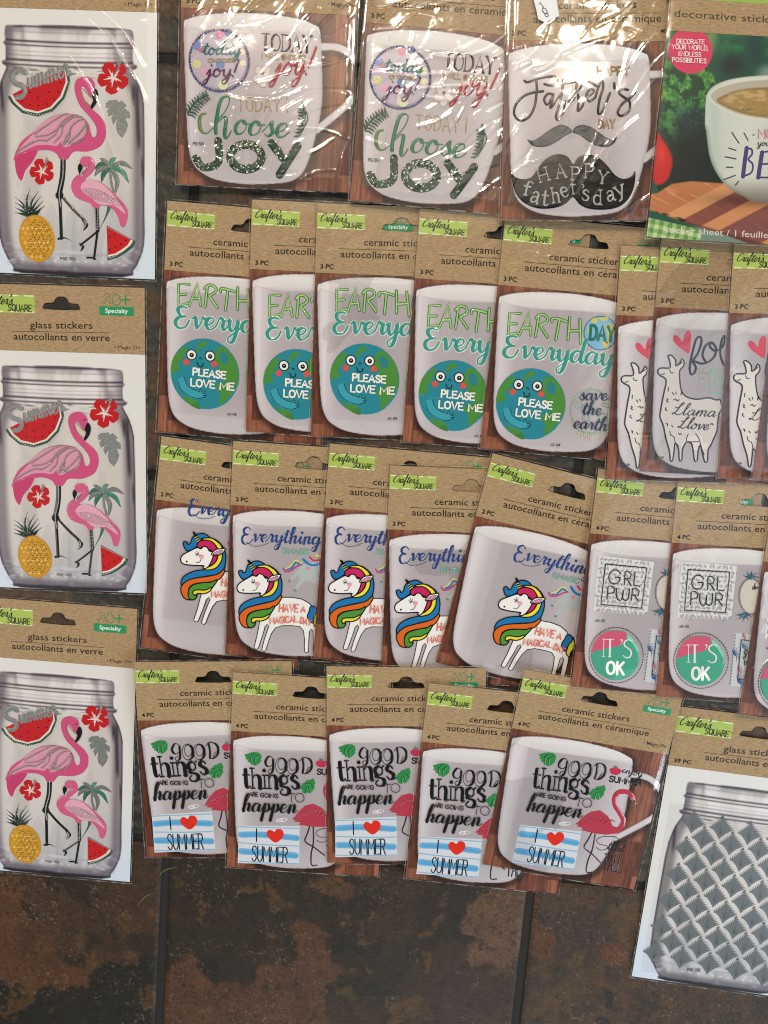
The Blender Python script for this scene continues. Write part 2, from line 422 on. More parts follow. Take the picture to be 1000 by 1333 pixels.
def R_(*a): return list(a)
CAPS = {
 'A': (6.2, [[(0, 0), (3.1, 10), (6.2, 0)], [(1.1, 3.4), (5.1, 3.4)]]),
 'B': (5, [[(0, 0), (0, 10)], ['~', (0, 10), (3.4, 9.8), (4.5, 7.7), (3.4, 5.5), (0, 5.3)], ['~', (0, 5.3), (4, 5), (5.1, 2.6), (4, .2), (0, 0)]]),
 'C': (5.6, [['~', (5.4, 8.3), (4.2, 9.8), (2, 9.6), (.3, 7), (.2, 3), (2, .4), (4.2, .2), (5.5, 1.8)]]),
 'D': (5.4, [[(0, 0), (0, 10)], ['~', (0, 10), (3, 9.7), (5.2, 7.2), (5.2, 2.8), (3, .3), (0, 0)]]),
 'E': (4.6, [[(4.6, 10), (0, 10), (0, 0), (4.6, 0)], [(0, 5.2), (3.8, 5.2)]]),
 'F': (4.6, [[(4.6, 10), (0, 10), (0, 0)], [(0, 5), (3.7, 5)]]),
 'G': (6, [['~', (5.6, 8.4), (4.3, 9.8), (2, 9.6), (.3, 7), (.2, 3), (2, .4), (4.2, .2), (5.7, 1.8)], [(5.7, 1.6), (5.7, 4.8), (3.4, 4.8)]]),
 'H': (5.4, [[(0, 0), (0, 10)], [(5.4, 0), (5.4, 10)], [(0, 5), (5.4, 5)]]),
 'I': (0.4, [[(.2, 0), (.2, 10)]]),
 'J': (4, [['~', (3.6, 10), (3.6, 3), (2.6, .4), (.8, .5), (0, 2.4)]]),
 'K': (5.2, [[(0, 0), (0, 10)], [(4.8, 10), (.2, 4.4)], [(1.6, 5.8), (5.2, 0)]]),
 'L': (4.4, [[(0, 10), (0, 0), (4.4, 0)]]),
 'M': (7, [[(0, 0), (.4, 10), (3.5, 3), (6.6, 10), (7, 0)]]),
 'N': (5.6, [[(0, 0), (0, 10), (5.6, 0), (5.6, 10)]]),
 'O': (6, [['~', (3, 10), (.8, 8.6), (0, 5), (.8, 1.4), (3, 0), (5.2, 1.4), (6, 5), (5.2, 8.6), (3, 10)]]),
 'P': (5, [[(0, 0), (0, 10)], ['~', (0, 10), (3.6, 9.7), (4.9, 7.3), (3.6, 4.9), (0, 4.6)]]),
 'Q': (6, [['~', (3, 10), (.8, 8.6), (0, 5), (.8, 1.4), (3, 0), (5.2, 1.4), (6, 5), (5.2, 8.6), (3, 10)], [(3.4, 2.6), (6.2, -.6)]]),
 'R': (5.2, [[(0, 0), (0, 10)], ['~', (0, 10), (3.5, 9.8), (4.8, 7.5), (3.5, 5.2), (0, 4.9)], [(2.4, 5), (5.2, 0)]]),
 'S': (5, [['~', (4.7, 8.4), (3.4, 9.9), (1.3, 9.7), (.3, 7.7), (1.4, 5.8), (3.6, 4.5), (4.8, 2.5), (3.6, .3), (1.4, .1), (.1, 1.7)]]),
 'T': (5.8, [[(0, 10), (5.8, 10)], [(2.9, 10), (2.9, 0)]]),
 'U': (5.4, [['~', (0, 10), (0, 3.2), (1, .7), (2.7, 0), (4.4, .7), (5.4, 3.2), (5.4, 10)]]),
 'V': (6, [[(0, 10), (3, 0), (6, 10)]]),
 'W': (8.4, [[(0, 10), (2.2, 0), (4.2, 8), (6.2, 0), (8.4, 10)]]),
 'Y': (6, [[(0, 10), (3, 5), (6, 10)], [(3, 5), (3, 0)]]),
 "'": (1, [[(.5, 10), (.3, 7.6)]]), '!': (1, [[(.6, 10), (.4, 3)], [(.3, .2), (.4, 0.1)]]),
 '-': (2.6, [[(.2, 4.6), (2.4, 4.6)]]), ',': (1, [[(.6, .3), (.2, -1.8)]]), '.': (.6, [[(.3, .2), (.35, .1)]]),
 '0': (4.6, [['~', (2.3, 10), (.4, 8), (0, 5), (.4, 2), (2.3, 0), (4.2, 2), (4.6, 5), (4.2, 8), (2.3, 10)]]),
 '1': (2.2, [[(.2, 8), (1.8, 10), (1.8, 0)]]),
 '3': (4.4, [['~', (.2, 8.6), (2, 10), (4, 8.4), (3.4, 6), (1.6, 5.4), (3.8, 4.8), (4.3, 2), (2.2, 0), (.2, 1.3)]]),
 '4': (4.8, [[(3.6, 0), (3.6, 10), (0, 3), (4.8, 3)]]),
 '7': (4.4, [[(0, 10), (4.4, 10), (1.4, 0)]]),
 '5': (4.4, [['~', (4, 10), (.6, 9.9), (.4, 5.6), (2.6, 6), (4.3, 3.2), (2.4, 0), (.1, 1)]]),
 '2': (4.4, [['~', (.3, 8.2), (2, 10), (4, 8.2), (3.4, 5.4), (.2, .2)], [(.1, 0), (4.5, 0)]]),
 '9': (4.4, [['~', (4, 6.6), (2.2, 4.6), (.2, 6.8), (1.8, 10), (4, 8.8), (4.2, 5), (2.4, 0)]]),
 '8': (4.4, [['~', (2.2, 5.4), (.4, 7.4), (2.2, 10), (4, 7.6), (2.2, 5.2), (0, 2.6), (2.2, 0), (4.4, 2.6), (2.2, 5.4)]]),
}
ROM = {   # upright lowercase, x-height 6.6, ascender 10
 't': (3.4, [['~', (1.5, 9.2), (1.5, 2), (2.3, .1), (3.6, 1)], [(0, 6.6), (3.4, 6.6)]]),
 'h': (5, [[(.5, 0), (.5, 10)], ['~', (.5, 5), (1.8, 6.5), (3.4, 6.4), (4.3, 4.8), (4.3, 2.4)], [(4.3, 3.4), (4.3, 0)]]),
 'i': (1.6, [[(.8, 0), (.8, 6.6)], [(.8, 9), (.82, 8.95)]]),
 'n': (5, [[(.5, 0), (.5, 6.6)], ['~', (.5, 5), (1.8, 6.5), (3.4, 6.4), (4.3, 4.8), (4.3, 2.4)], [(4.3, 3.4), (4.3, 0)]]),
 'g': (5, [['~', (2.2, 6.6), (.6, 5.6), (.5, 3.4), (2.2, 2.2), (3.9, 3.4), (3.8, 5.6), (2.2, 6.6)], ['~', (3.6, 5.8), (4.8, 6.8)], ['~', (1.4, 2.4), (.6, 1.4), (3.6, .6), (4.8, -1), (3.6, -3), (1, -3), (.1, -1.6), (1.4, -.2)]]),
 's': (4, [['~', (3.4, 5.4), (2.2, 6.7), (.8, 6.1), (.6, 4.6), (2.2, 3.5), (3.6, 2.2), (3.2, .4), (1.4, 0), (.2, 1.3)]]),
 'f': (3.6, [['~', (3.8, 9), (2.6, 10), (1.5, 8.6), (1.4, 5), (1.4, 0)], [(0, 6.2), (3, 6.2)]]),
 'a': (4.6, [['~', (.6, 5.2), (2, 6.6), (3.7, 5.6), (3.8, 2), (4.4, 0), (5, .4)], ['~', (3.7, 3.8), (1.4, 3.3), (.4, 1.6), (1.6, 0), (3.7, 1.6)]]),
 'e': (4.4, [['~', (.5, 3.6), (4, 3.8), (3.6, 5.8), (2.2, 6.6), (.6, 5.4), (.3, 3), (1, .7), (2.6, 0), (4.1, 1)]]),
 'r': (3.6, [[(.6, 0), (.6, 6.6)], ['~', (.6, 4.4), (1.8, 6.2), (3.4, 6.2)]]),
 'd': (5, [['~', (3.8, 5.4), (2.2, 6.6), (.6, 5.2), (.4, 1.8), (2, 0), (3.8, 1.4)], [(4, 0), (4, 10)]]),
 'y': (4.8, [[(.2, 6.6), (2.5, .6)], ['~', (4.6, 6.6), (2.5, .6), (1.4, -2), (.2, -2.4)]]),
}
CURS = {   # joined brush lowercase, x-height 5
 'a': (5.6, [[(4, 4.3), (2.4, 5), (.8, 3.6), (.5, 1.4), (1.6, 0), (3.2, 1.4), (4.2, 4.8), (3.9, 1.6), (4.6, .1), (5.9, 1.6)]]),
 'b': (5, [[(0, 1), (2, 7), (2.8, 10.4), (1.8, 10.6), (1, 7), (.8, 1.4), (2, 0), (3.8, 1.4), (3.8, 4), (2.4, 5), (1, 3.4)]]),
 'c': (4.4, [[(3.9, 3.8), (3, 5), (1.2, 4.2), (.4, 2), (1.6, 0), (3.2, .4), (4.6, 2)]]),
 'd': (5.8, [[(4, 4.3), (2.4, 5), (.8, 3.6), (.5, 1.4), (1.6, 0), (3.2, 1.4), (4.6, 6), (5.2, 10.4), (4.6, 7), (4, 2), (4.8, .1), (6, 1.6)]]),
 'e': (4.6, [[(0, 1.6), (2.4, 2.3), (3.6, 3.8), (2.8, 5), (1.2, 4.2), (.7, 1.8), (1.9, 0), (3.6, .5), (4.8, 2)]]),
 'f': (4, [[(0, 1.5), (2, 6), (3.2, 9.6), (2.6, 10.8), (1.6, 9), (1.4, 3), (1.2, -3), (2, -4), (2.6, -1), (1.6, 1), (4, 1.8)]]),
 'g': (5.6, [[(4, 4.3), (2.4, 5), (.8, 3.6), (.5, 1.4), (1.6, 0), (3.2, 1.4), (4.2, 4.8), (4, 0), (3, -4.2), (1.4, -4.8), (1, -3), (3, -1), (5.6, 1.6)]]),
 'h': (5.6, [[(0, 1), (2.2, 6.6), (2.9, 10), (2, 10.6), (1.2, 7.6), (1, .1)], [(1, 1), (2.2, 4.2), (3.4, 5), (3.9, 3.4), (3.6, 1.2), (4.4, .1), (5.7, 1.6)]]),
 'i': (3, [[(0, 1.4), (1.4, 4.8), (1.2, 1.4), (2, .1), (3.2, 1.6)], [(1.7, 7.4), (1.75, 7.3)]]),
 'j': (3.2, [[(0, 1.4), (1.6, 4.8), (1.4, 0), (.4, -4.2), (-1, -4.6), (-1, -3), (1, -1), (3.2, 1.6)], [(2, 7.4), (2.05, 7.3)]]),
 'l': (3.6, [[(0, 1.2), (2.2, 6.6), (2.8, 10), (2, 10.6), (1.2, 7.6), (1.2, 1.8), (2.2, 0), (3.8, 1.6)]]),
 'm': (8, [[(0, 1.4), (1.2, 4.8), (1, .1)], [(1, 1), (2.2, 4.2), (3.3, 5), (3.7, 3.4), (3.5, .1)], [(3.5, 1), (4.7, 4.2), (5.8, 5), (6.3, 3.4), (6, 1.2), (6.8, .1), (8.2, 1.6)]]),
 'n': (5.6, [[(0, 1.4), (1.2, 4.8), (1, .1)], [(1, 1), (2.2, 4.2), (3.4, 5), (3.9, 3.4), (3.6, 1.2), (4.4, .1), (5.7, 1.6)]]),
 'o': (4.8, [[(3, 4.6), (1.8, 5), (.5, 3.2), (.6, 1), (2, 0), (3.6, 1.4), (3.6, 4), (2.6, 5), (3, 3.8), (5, 4)]]),
 'p': (5.2, [[(0, 1.4), (1.4, 5.2), (1.3, 0), (1, -5), (1.6, -5.2), (2, 0), (2.4, 4), (3.6, 5), (4.3, 3), (3.6, .6), (2.2, .2), (3.6, .2), (5.4, 1.6)]]),
 'r': (4.2, [[(0, 1.4), (1.4, 5.4), (2.4, 4.4), (3, 4.6), (2.6, 1.6), (3.2, .1), (4.4, 1.6)]]),
 's': (4, [[(0, 1.4), (2.2, 5.4), (2.4, 3.6), (3.4, 1.6), (2.2, 0), (.8, .8)], [(2.2, 0), (4.1, 1.5)]]),
 't': (3.6, [[(0, 1.4), (2.2, 8.8), (1.4, 4), (1.3, 1.4), (2.2, 0), (3.8, 1.6)], [(.2, 6), (3.6, 6.4)]]),
 'u': (5.4, [[(0, 1.4), (1.2, 4.8), (1, 1.6), (2, 0), (3.4, 1.6), (4.2, 4.9), (3.9, 1.4), (4.6, .1), (5.6, 1.6)]]),
 'v': (4.6, [[(0, 4), (.9, 5), (1.4, 2.4), (1.8, 0), (3.2, 2.2), (3.8, 4.9), (4.7, 4.2)]]),
 'w': (6.8, [[(0, 4), (.9, 5), (1.2, 1.6), (2, 0), (3.2, 2), (3.6, 4.6), (3.6, 1.4), (4.4, 0), (5.8, 2.2), (6, 4.9), (7, 4.2)]]),
 'y': (5.4, [[(0, 4), (1, 4.9), (1, 1.8), (2, 0), (3.4, 1.8), (4.2, 4.9), (3.9, 0), (2.8, -4.2), (1.2, -4.8), (.8, -3), (2.8, -1), (5.4, 1.6)]]),
 "'": (1.6, [[(1.4, 10), (.9, 7.8)]]), '!': (2.4, [[(2.4, 11), (1.2, 3)], [(.7, .2), (.75, .1)]]),
 'C': (7, [[(6, 7.6), (5.4, 9.6), (3, 9), (.8, 5), (1, 1.4), (3.4, .2), (6.4, 2.4)]]),
 'L': (6.5, [[(.6, 6.4), (1.6, 6), (4, 8.6), (4.8, 10.6), (3.4, 10), (2.6, 4), (1, .4), (0, 1), (1.6, 1.4), (4, -.1), (6.6, 1.2)]]),
 'E': (6.4, [[(5.6, 8.4), (4.4, 10.2), (2, 9.6), (1.6, 7.2), (3.6, 5.8), (1.2, 5), (.2, 2.2), (2, 0), (4.6, .6), (5.8, 2.6)]]),
 'S': (6, [[(6.4, 9), (4, 10.8), (1.4, 9), (3, 6), (4.8, 3), (3, .2), (.2, 1.6)]]),
}

_fontcache = {}
def text_part(mb, text, p0, p1, H, col, bold=0.0):
    """built-in sans face laid into the drawing: baseline p0 -> p1, cap height H"""
    key = (text, bold)
    if key not in _fontcache:
        c = bpy.data.curves.new('t', 'FONT'); c.body = text; c.resolution_u = 2; c.offset = bold
        o = bpy.data.objects.new('t', c); COL.objects.link(o)
        bpy.context.view_layer.update()
        me = o.evaluated_get(bpy.context.evaluated_depsgraph_get()).to_mesh()
        vs = np.array([tuple(v.co[:2]) for v in me.vertices]); fs = [tuple(p.vertices) for p in me.polygons]
        bpy.data.objects.remove(o); bpy.data.curves.remove(c)
        _fontcache[key] = (vs, fs)
    vs, fs = _fontcache[key]
    x0, x1 = vs[:, 0].min(), vs[:, 0].max()
    p0, p1 = np.array(p0, float), np.array(p1, float)
    ex = (p1 - p0) / (x1 - x0); e = (p1 - p0) / np.linalg.norm(p1 - p0); ey = np.array([e[1], -e[0]]) * H / 0.70
    mb.top += mb.step
    out = []
    for x, y in vs:
        q = aff(mb.M, p0 + ex * (x - x0) + ey * y); out.append((q[0] * U, -q[1] * U, mb.top))
    ff = []
    for f in fs:
        a, b_, c = [Vector(out[i]) for i in f[:3]]
        ff.append(f if (b_ - a).cross(c - a).z > 0 else tuple(reversed(f)))
    mb._add(out, ff, HX(col))

# ------------------------------------------------------------------ affine frames: drawing space -> card units
E5a = (0.15293, 0.01839, -6.68, -0.01341, 0.15016, 87.64); E5b = (0.15485, 0.01889, 2.06, -0.01419, 0.15418, 167.38)
Lf = (0.12805, 0.01406, -0.68, -0.00707, 0.12812, 96.86)
U2 = (0.13844, 0.00656, -0.64, -0.01036, 0.14112, 101.08); U5 = (0.13091, 0.03776, -27.8, -0.03447, 0.13484, 108.24)
Gf = (0.12914, 0.01603, -3.46, -0.00942, 0.13459, 87.54)
Sa = (0.17219, 0.03867, 17.24, -0.03352, 0.18391, 100.32); Sb = (0.18404, 0.04154, 16.18, -0.03663, 0.19913, 196.43)
Ba = (0.18348, -0.00393, 25.44, -0.0063, 0.17947, 91.93); Bb = (0.18689, -0.00402, 21.05, -0.00744, 0.18615, 214.6)
Ja = (0.1663, 0.01615, -4.22, -0.013, 0.1558, 92.42); Jb = (0.16807, 0.01646, 2.09, -0.01367, 0.15919, 162.09)
Fa = (0.15604, 0.00726, 1.34, 0.0, 0.14788, 97.72); Fb = (0.16233, 0.00761, -0.99, -0.00052, 0.15566, 159.28); Fc = (0.20004, 0.00943, -19.47, -0.00019, 0.19016, 36.59)
Wa = (0.13196, 0.01534, -23.2, -0.00652, 0.12485, 64.92); Wb = (0.13844, 0.01632, -16.76, -0.00752, 0.13326, 161.81); W0 = (0.20627, 0.02398, -38.64, -0.01067, 0.19688, 48.96)
Df = (0.2899, 0.05226, -85.08, -0.03982, 0.3145, -11.34); Dz = (0.12522, 0.02328, 6.25, -0.01719, 0.13611, 123.16)

PART = {}      # finished part meshes
DARK = '#1c150f'

# ------------------------------------------------------------------ kraft headers
def slot_pts(cx, cy):
    return [(cx - 20, cy - 3.6), (cx - 12.5, cy - 4.2), (cx - 9, cy - 6), (cx - 7, cy - 9.5), (cx - 3, cy - 11.6), (cx + 3, cy - 11.6), (cx + 7, cy - 9.5),
            (cx + 9, cy - 6), (cx + 12.5, cy - 4.2), (cx + 20, cy - 3.6), (cx + 22.4, cy), (cx + 20, cy + 3.8), (cx - 20, cy + 3.8), (cx - 22.4, cy)]
def header_mesh(W, hgt, slot):
    """folded kraft header: a sheet 0.45 mm thick with the hanging slot cut through"""
    outer = [(0, 0), (0, hgt), (W, hgt), (W, 0)]
    hole = cr(slot_pts(*slot), True, 3) if slot else []
    loops = [[Vector((p[0], -p[1], 0)) for p in outer]] + ([[Vector((p[0], -p[1], 0)) for p in hole]] if hole else [])
    tr = tessellate_polygon(loops)
    allp = outer + hole
    zt, zb = 0.62 * MM, 0.0
    vs = [(p[0] * U, -p[1] * U, zt) for p in allp] + [(p[0] * U, -p[1] * U, zb) for p in allp]
    k = len(allp); fs = []
    for t in tr:
        a, b_, c = [Vector(vs[i]) for i in t]
        t = tuple(t) if (b_ - a).cross(c - a).z > 0 else tuple(reversed(t))
        fs.append(t); fs.append(tuple(i + k for i in reversed(t)))
    for a0, n_ in ((0, 4), (4, len(hole))):
        for i in range(n_):
            j = (i + 1) % n_
            fs.append((a0 + i, a0 + i + k, a0 + j + k, a0 + j))
    idx = [i for f in fs for i in f]
    return mesh_np('kraft_header', vs, np.array([len(f) for f in fs]), idx, None, MAT['kraft'], smooth=False)

def brand_label(x0, y0, x1, y1):
    b = MB(base=0.63)
    b.poly([(x0, y0), (x1, y0 + .1), (x1 + .2, y1), (x0, y1)], '#a9c05c')
    wd, hh = x1 - x0, y1 - y0
    for i in range(4):
        a = x0 + wd * (0.02 + i * 0.27)
        for yy in (y0 + hh * .06, y1 - hh * .06):
            b.stroke([(a, yy), (a + wd * .15, yy)], hh * .06, '#e6edcc', smooth=False, flat=True)
    s_ = wd / 56
    b.curs("Crafter's", (x0 + 3 * s_, y0 + 9.4 * s_), (x0 + 34 * s_, y0 + 9.6 * s_), 4.8 * s_, 1.15 * s_, .55 * s_, '#22301a', slant=.35, flat=True)
    b.caps('SQUARE', (x0 + 30 * s_, y0 + 15.6 * s_), (x0 + 53 * s_, y0 + 15.8 * s_), 6.2 * s_, .85 * s_, '#22301a', flat=True)
    b.stroke([(x0 + 54.4 * s_, y0 + 10.4 * s_), (x0 + 55.2 * s_, y0 + 10.4 * s_)], .6 * s_, '#22301a', flat=True)
    return b.mesh('brand_label', 'ink')
def badge(x0, y0, x1, y1):
    b = MB(base=0.63)
    b.poly([(x0, y0), (x1, y0), (x1, y1), (x0, y1)], '#1f8f5c')
    wd = x1 - x0; hh = y1 - y0
    text_part(b, 'Specialty', (x0 + wd * .17, y1 - hh * .30), (x1 - wd * .17, y1 - hh * .30), hh * .48, '#f2f6f2', 0.012)
    s_ = wd / 35
    g = '#2f8a5c'
    b.stroke([(x0 + 4.5 * s_, y0 - 2 * s_), (x0 + 12 * s_, y0 - 12.5 * s_), (x0 + 10.5 * s_, y0 - 2.2 * s_)], .7 * s_, g, smooth=False, flat=True)
    b.stroke([(x0 + 5 * s_, y0 - 11 * s_), (x0 + 8 * s_, y0 - 13 * s_)], .6 * s_, g, flat=True)
    b.stroke([(x0 + 17 * s_, y0 - 13 * s_), (x0 + 13.4 * s_, y0 - 7 * s_), (x0 + 15 * s_, y0 - 2 * s_), (x0 + 20 * s_, y0 - 2.2 * s_), (x0 + 21.4 * s_, y0 - 7 * s_)], .75 * s_, g, closed=True, flat=True)
    b.stroke([(x0 + 22.5 * s_, y0 - 7 * s_), (x0 + 31 * s_, y0 - 7 * s_)], 1.5 * s_, g, flat=True)
    b.stroke([(x0 + 26.8 * s_, y0 - 11.2 * s_), (x0 + 26.8 * s_, y0 - 2.8 * s_)], 1.5 * s_, g, flat=True)
    return b.mesh('specialty_badge', 'ink')
def lettering(kind, cnt):
    b = MB(base=0.63)
    if kind == 'ceramic':
        text_part(b, 'ceramic stickers', (56.3, 45.6), (142, 44.2), 8.0, DARK, .008)
        text_part(b, 'autocollants en céramique', (29.3, 60), (170, 58.4), 8.0, DARK, .008)
        b.stroke([(26.5, 50.3), (170.6, 49.3)], .55, DARK, flat=True)
        text_part(b, '• Magic-On', (166, 69.8), (195, 70.2), 4.3, DARK, .01)
    else:
        text_part(b, 'glass stickers', (64.7, 51.5), (141.7, 49.8), 8.4, DARK, .008)
        text_part(b, 'autocollants en verre', (44, 65.5), (163, 64), 8.4, DARK, .008)
        b.stroke([(42, 55.6), (164, 54)], .55, DARK, flat=True)
        text_part(b, '• Magic-On', (168, 73), (200, 72.2), 4.2, DARK)
    text_part(b, cnt, (6, 73.6), (21.6 if len(cnt) < 5 else 28.2, 73.6), 5.2, '#1d1712', 0.03)
    return b.mesh('header_lettering', 'ink')
PART['c_header'] = header_mesh(200, 78.5, (100, 24))
PART['c_brand'] = brand_label(.8, 11, 56.7, 28.4)
PART['c_badge'] = badge(155, 18.6, 190, 27.4)
PART['j_header'] = header_mesh(206, 78.5, (104, 24.5))
PART['j_brand'] = brand_label(.8, 12, 71, 33.6)
PART['j_badge'] = badge(150.5, 22.8, 192.7, 33.4)
for c_ in ('2 PC', '3 PC', '4 PC'): PART['c_text' + c_] = lettering('ceramic', c_)
for c_ in ('1 PC', '39 PC'): PART['j_text' + c_] = lettering('glass', c_)

# ------------------------------------------------------------------ printed pictures (flat print on card)
def wood(Uu, V, seed=0, wd=13.0):
    k = Uu / wd + 0.15 * vn(Uu * .02, V * .01, 5)
    i = np.floor(k + seed * .37)
    seg = np.floor((V + _tab[(i.astype(int) * 7) & 255, 3] * 300) / 95)
    r = _tab[(i.astype(int) * 13 + 5) & 255, (seg.astype(int) * 31 + 11) & 255]
    g = fbm(Uu * .55, V * .045, 2 + seed, 4)
    g2 = fbm(Uu * 1.6, V * .12, 9, 3)
    c = np.zeros(Uu.shape + (3,))
    dark, mid, lite = np.array([78, 42, 30]), np.array([122, 70, 50]), np.array([158, 102, 76])
    t = np.clip(r * .75 + (g - .5) * .9 + (g2 - .5) * .4 + .12, 0, 1)[..., None]
    c = np.where(t < .5, dark + (mid - dark) * t * 2, mid + (lite - mid) * (t * 2 - 1)) / 255
    e = np.abs((k + seed * .37) % 1 - 0.5)
    return c * (1 - .28 * sst(.46, .5, e))[..., None]
MUG = cr([(3.4, 95.5), (8, 90.5), (22, 86.3), (48, 82.6), (93, 81.2), (132, 84.6), (152, 90.5), (158.4, 96), (161.5, 121), (164.4, 172), (158.5, 211), (150, 241),
          (140, 256), (122, 263), (79, 266.3), (45, 263), (27, 255.5), (17, 245), (11, 222), (6.8, 162), (4.6, 125)], True, 4)
RIM = cr([(5, 95.2), (12, 91), (24, 88), (48, 84.6), (93, 83.2), (132, 86.4), (150, 91), (156.6, 96), (140, 98.2), (96, 99.5), (50, 101.6), (24, 100.4), (8, 97.4)], True, 4)
def mug_print(seed):
    def f(Uu, V):
        c = wood(Uu, V, seed)
        # handle
        hd = cr([(158, 113.5), (177, 112.8), (191, 117.5), (203, 129), (210, 146), (205, 161), (190, 177), (160, 203)], False, 5)
        d = segd(Uu, V, hd)
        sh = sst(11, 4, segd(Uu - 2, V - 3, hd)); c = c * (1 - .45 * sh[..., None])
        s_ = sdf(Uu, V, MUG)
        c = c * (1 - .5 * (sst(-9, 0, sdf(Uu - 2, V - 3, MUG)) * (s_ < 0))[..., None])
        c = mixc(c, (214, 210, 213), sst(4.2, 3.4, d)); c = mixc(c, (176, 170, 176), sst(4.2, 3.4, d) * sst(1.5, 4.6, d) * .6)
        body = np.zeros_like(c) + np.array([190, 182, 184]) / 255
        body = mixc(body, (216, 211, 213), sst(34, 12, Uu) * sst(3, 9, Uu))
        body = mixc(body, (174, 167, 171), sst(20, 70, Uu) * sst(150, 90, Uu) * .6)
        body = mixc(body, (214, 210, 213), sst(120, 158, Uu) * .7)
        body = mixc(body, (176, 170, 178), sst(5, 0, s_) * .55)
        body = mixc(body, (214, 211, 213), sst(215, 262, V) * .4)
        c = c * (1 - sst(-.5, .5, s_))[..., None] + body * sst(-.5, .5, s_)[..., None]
        r = sdf(Uu, V, RIM)
        c = mixc(c, (224, 221, 218), sst(-.5, .5, r) * (.75 + .25 * sst(98, 86, V)))
        c = mixc(c, (196, 190, 192), sst(1.6, 0, np.abs(r)) * .5 * (V > 92))
        c = mixc(c, (240, 239, 238), sst(1.4, .2, np.abs(s_ - 1)) * (V < 99) * .8)
        return c
    return f
JAR = cr([(28, 99), (40, 97), (103, 95.5), (165, 97), (178, 100), (178.5, 113), (181, 115), (178, 119), (178.5, 134), (183, 136), (182, 140), (178, 143), (186, 158), (191, 176),
          (192, 200), (193, 300), (193, 334), (188, 352), (180, 366), (166, 374.6), (46, 374.6), (34, 368), (24, 352), (18, 334), (16, 300), (16, 200), (18, 176), (22, 158), (29, 143),
          (25, 140), (24, 136), (28, 134), (28, 119), (25, 116), (28, 113)], True, 2)
def jar_print(tint):
    def f(Uu, V):
        c = np.zeros(Uu.shape + (3,)) + np.array([222, 222, 218]) / 255
        c = mixc(c, (205, 221, 238), sst(230, 375, V) * .8)
        s_ = sdf(Uu, V, JAR)
        m = sst(-.6, .6, s_)
        g = np.zeros_like(c) + np.array([204, 200, 194]) / 255
        g = mixc(g, (164, 168, 178), sst(250, 365, V) * .85)
        g = mixc(g, (228, 224, 220), (fbm(Uu * .03, V * .012, 4) > .5) * .25 + sst(.5, .7, fbm(Uu * .06, V * .006, 8)) * .4)
        dk = tuple(tint)
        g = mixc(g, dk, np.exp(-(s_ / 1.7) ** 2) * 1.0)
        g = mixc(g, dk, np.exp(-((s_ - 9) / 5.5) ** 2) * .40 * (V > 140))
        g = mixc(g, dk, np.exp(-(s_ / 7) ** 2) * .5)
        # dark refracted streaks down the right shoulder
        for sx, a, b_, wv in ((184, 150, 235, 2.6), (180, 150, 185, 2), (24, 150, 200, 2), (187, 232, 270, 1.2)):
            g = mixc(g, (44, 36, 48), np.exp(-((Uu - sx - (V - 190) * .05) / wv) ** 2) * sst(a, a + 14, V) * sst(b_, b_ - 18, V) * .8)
        # neck with screw rings
        nk = (V < 142)
        q = (Uu - 103) / 78
        blot = sst(.46, .68, fbm(Uu * .055 + 3, V * .012, 21, 3))
        g = mixc(g, (138, 130, 137), nk * blot * .85)
        g = mixc(g, (238, 232, 236), nk * sst(.5, .66, fbm(Uu * .045 + 9, V * .02, 33, 2)) * .6)
        g = mixc(g, (110, 98, 108), nk * sst(.70, 1.0, np.abs(q)) * .75)
        for v0, wv, st in ((97.5, .8, .85), (113.5, 1.2, .95), (118, .9, .85), (134.3, 1.2, .95), (139.5, 1.0, .85), (103.5, .7, .25), (124.5, .7, .2), (129, .8, .3)):
            line = v0 + 1.6 * (1 - q * q) - .8
            g = mixc(g, (52, 42, 52), np.exp(-((V - line) / wv) ** 2) * st * (np.abs(q) < 1.05))
        tw = np.abs(np.sin(Uu * .22 + 3 * fbm(Uu * .08, V * .4, 12)))
        g = mixc(g, (80, 70, 78), (V > 140) * sst(156, 142, V) * sst(.6, .95, fbm(Uu * .06, V * .9, 14, 3) + .12) * .9)
        # heavy glass foot
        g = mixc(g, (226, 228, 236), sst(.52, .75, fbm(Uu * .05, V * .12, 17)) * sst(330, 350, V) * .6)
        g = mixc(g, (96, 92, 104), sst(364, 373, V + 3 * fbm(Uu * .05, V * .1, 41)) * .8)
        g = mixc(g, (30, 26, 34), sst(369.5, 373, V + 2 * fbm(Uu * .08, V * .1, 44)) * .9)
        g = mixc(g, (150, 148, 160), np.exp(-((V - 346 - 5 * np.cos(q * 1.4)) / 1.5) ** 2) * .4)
        for i in range(-4, 6):
            d = np.hypot((Uu - 103 - i * 13 + (i % 3) * 3) / 2.2, (V - 358 - .0 * Uu) / 1.1)
            g = mixc(g, (236, 238, 244), sst(1.3, .4, d) * .7)
        return c * (1 - m)[..., None] + g * m[..., None]
    return f
def inv_aff(M):
    A = np.array([[M[0], M[1]], [M[3], M[4]]]); I = np.linalg.inv(A)
    return lambda u, v: (I[0, 0] * (u - M[2]) + I[0, 1] * (v - M[5]), I[1, 0] * (u - M[2]) + I[1, 1] * (v - M[5]))
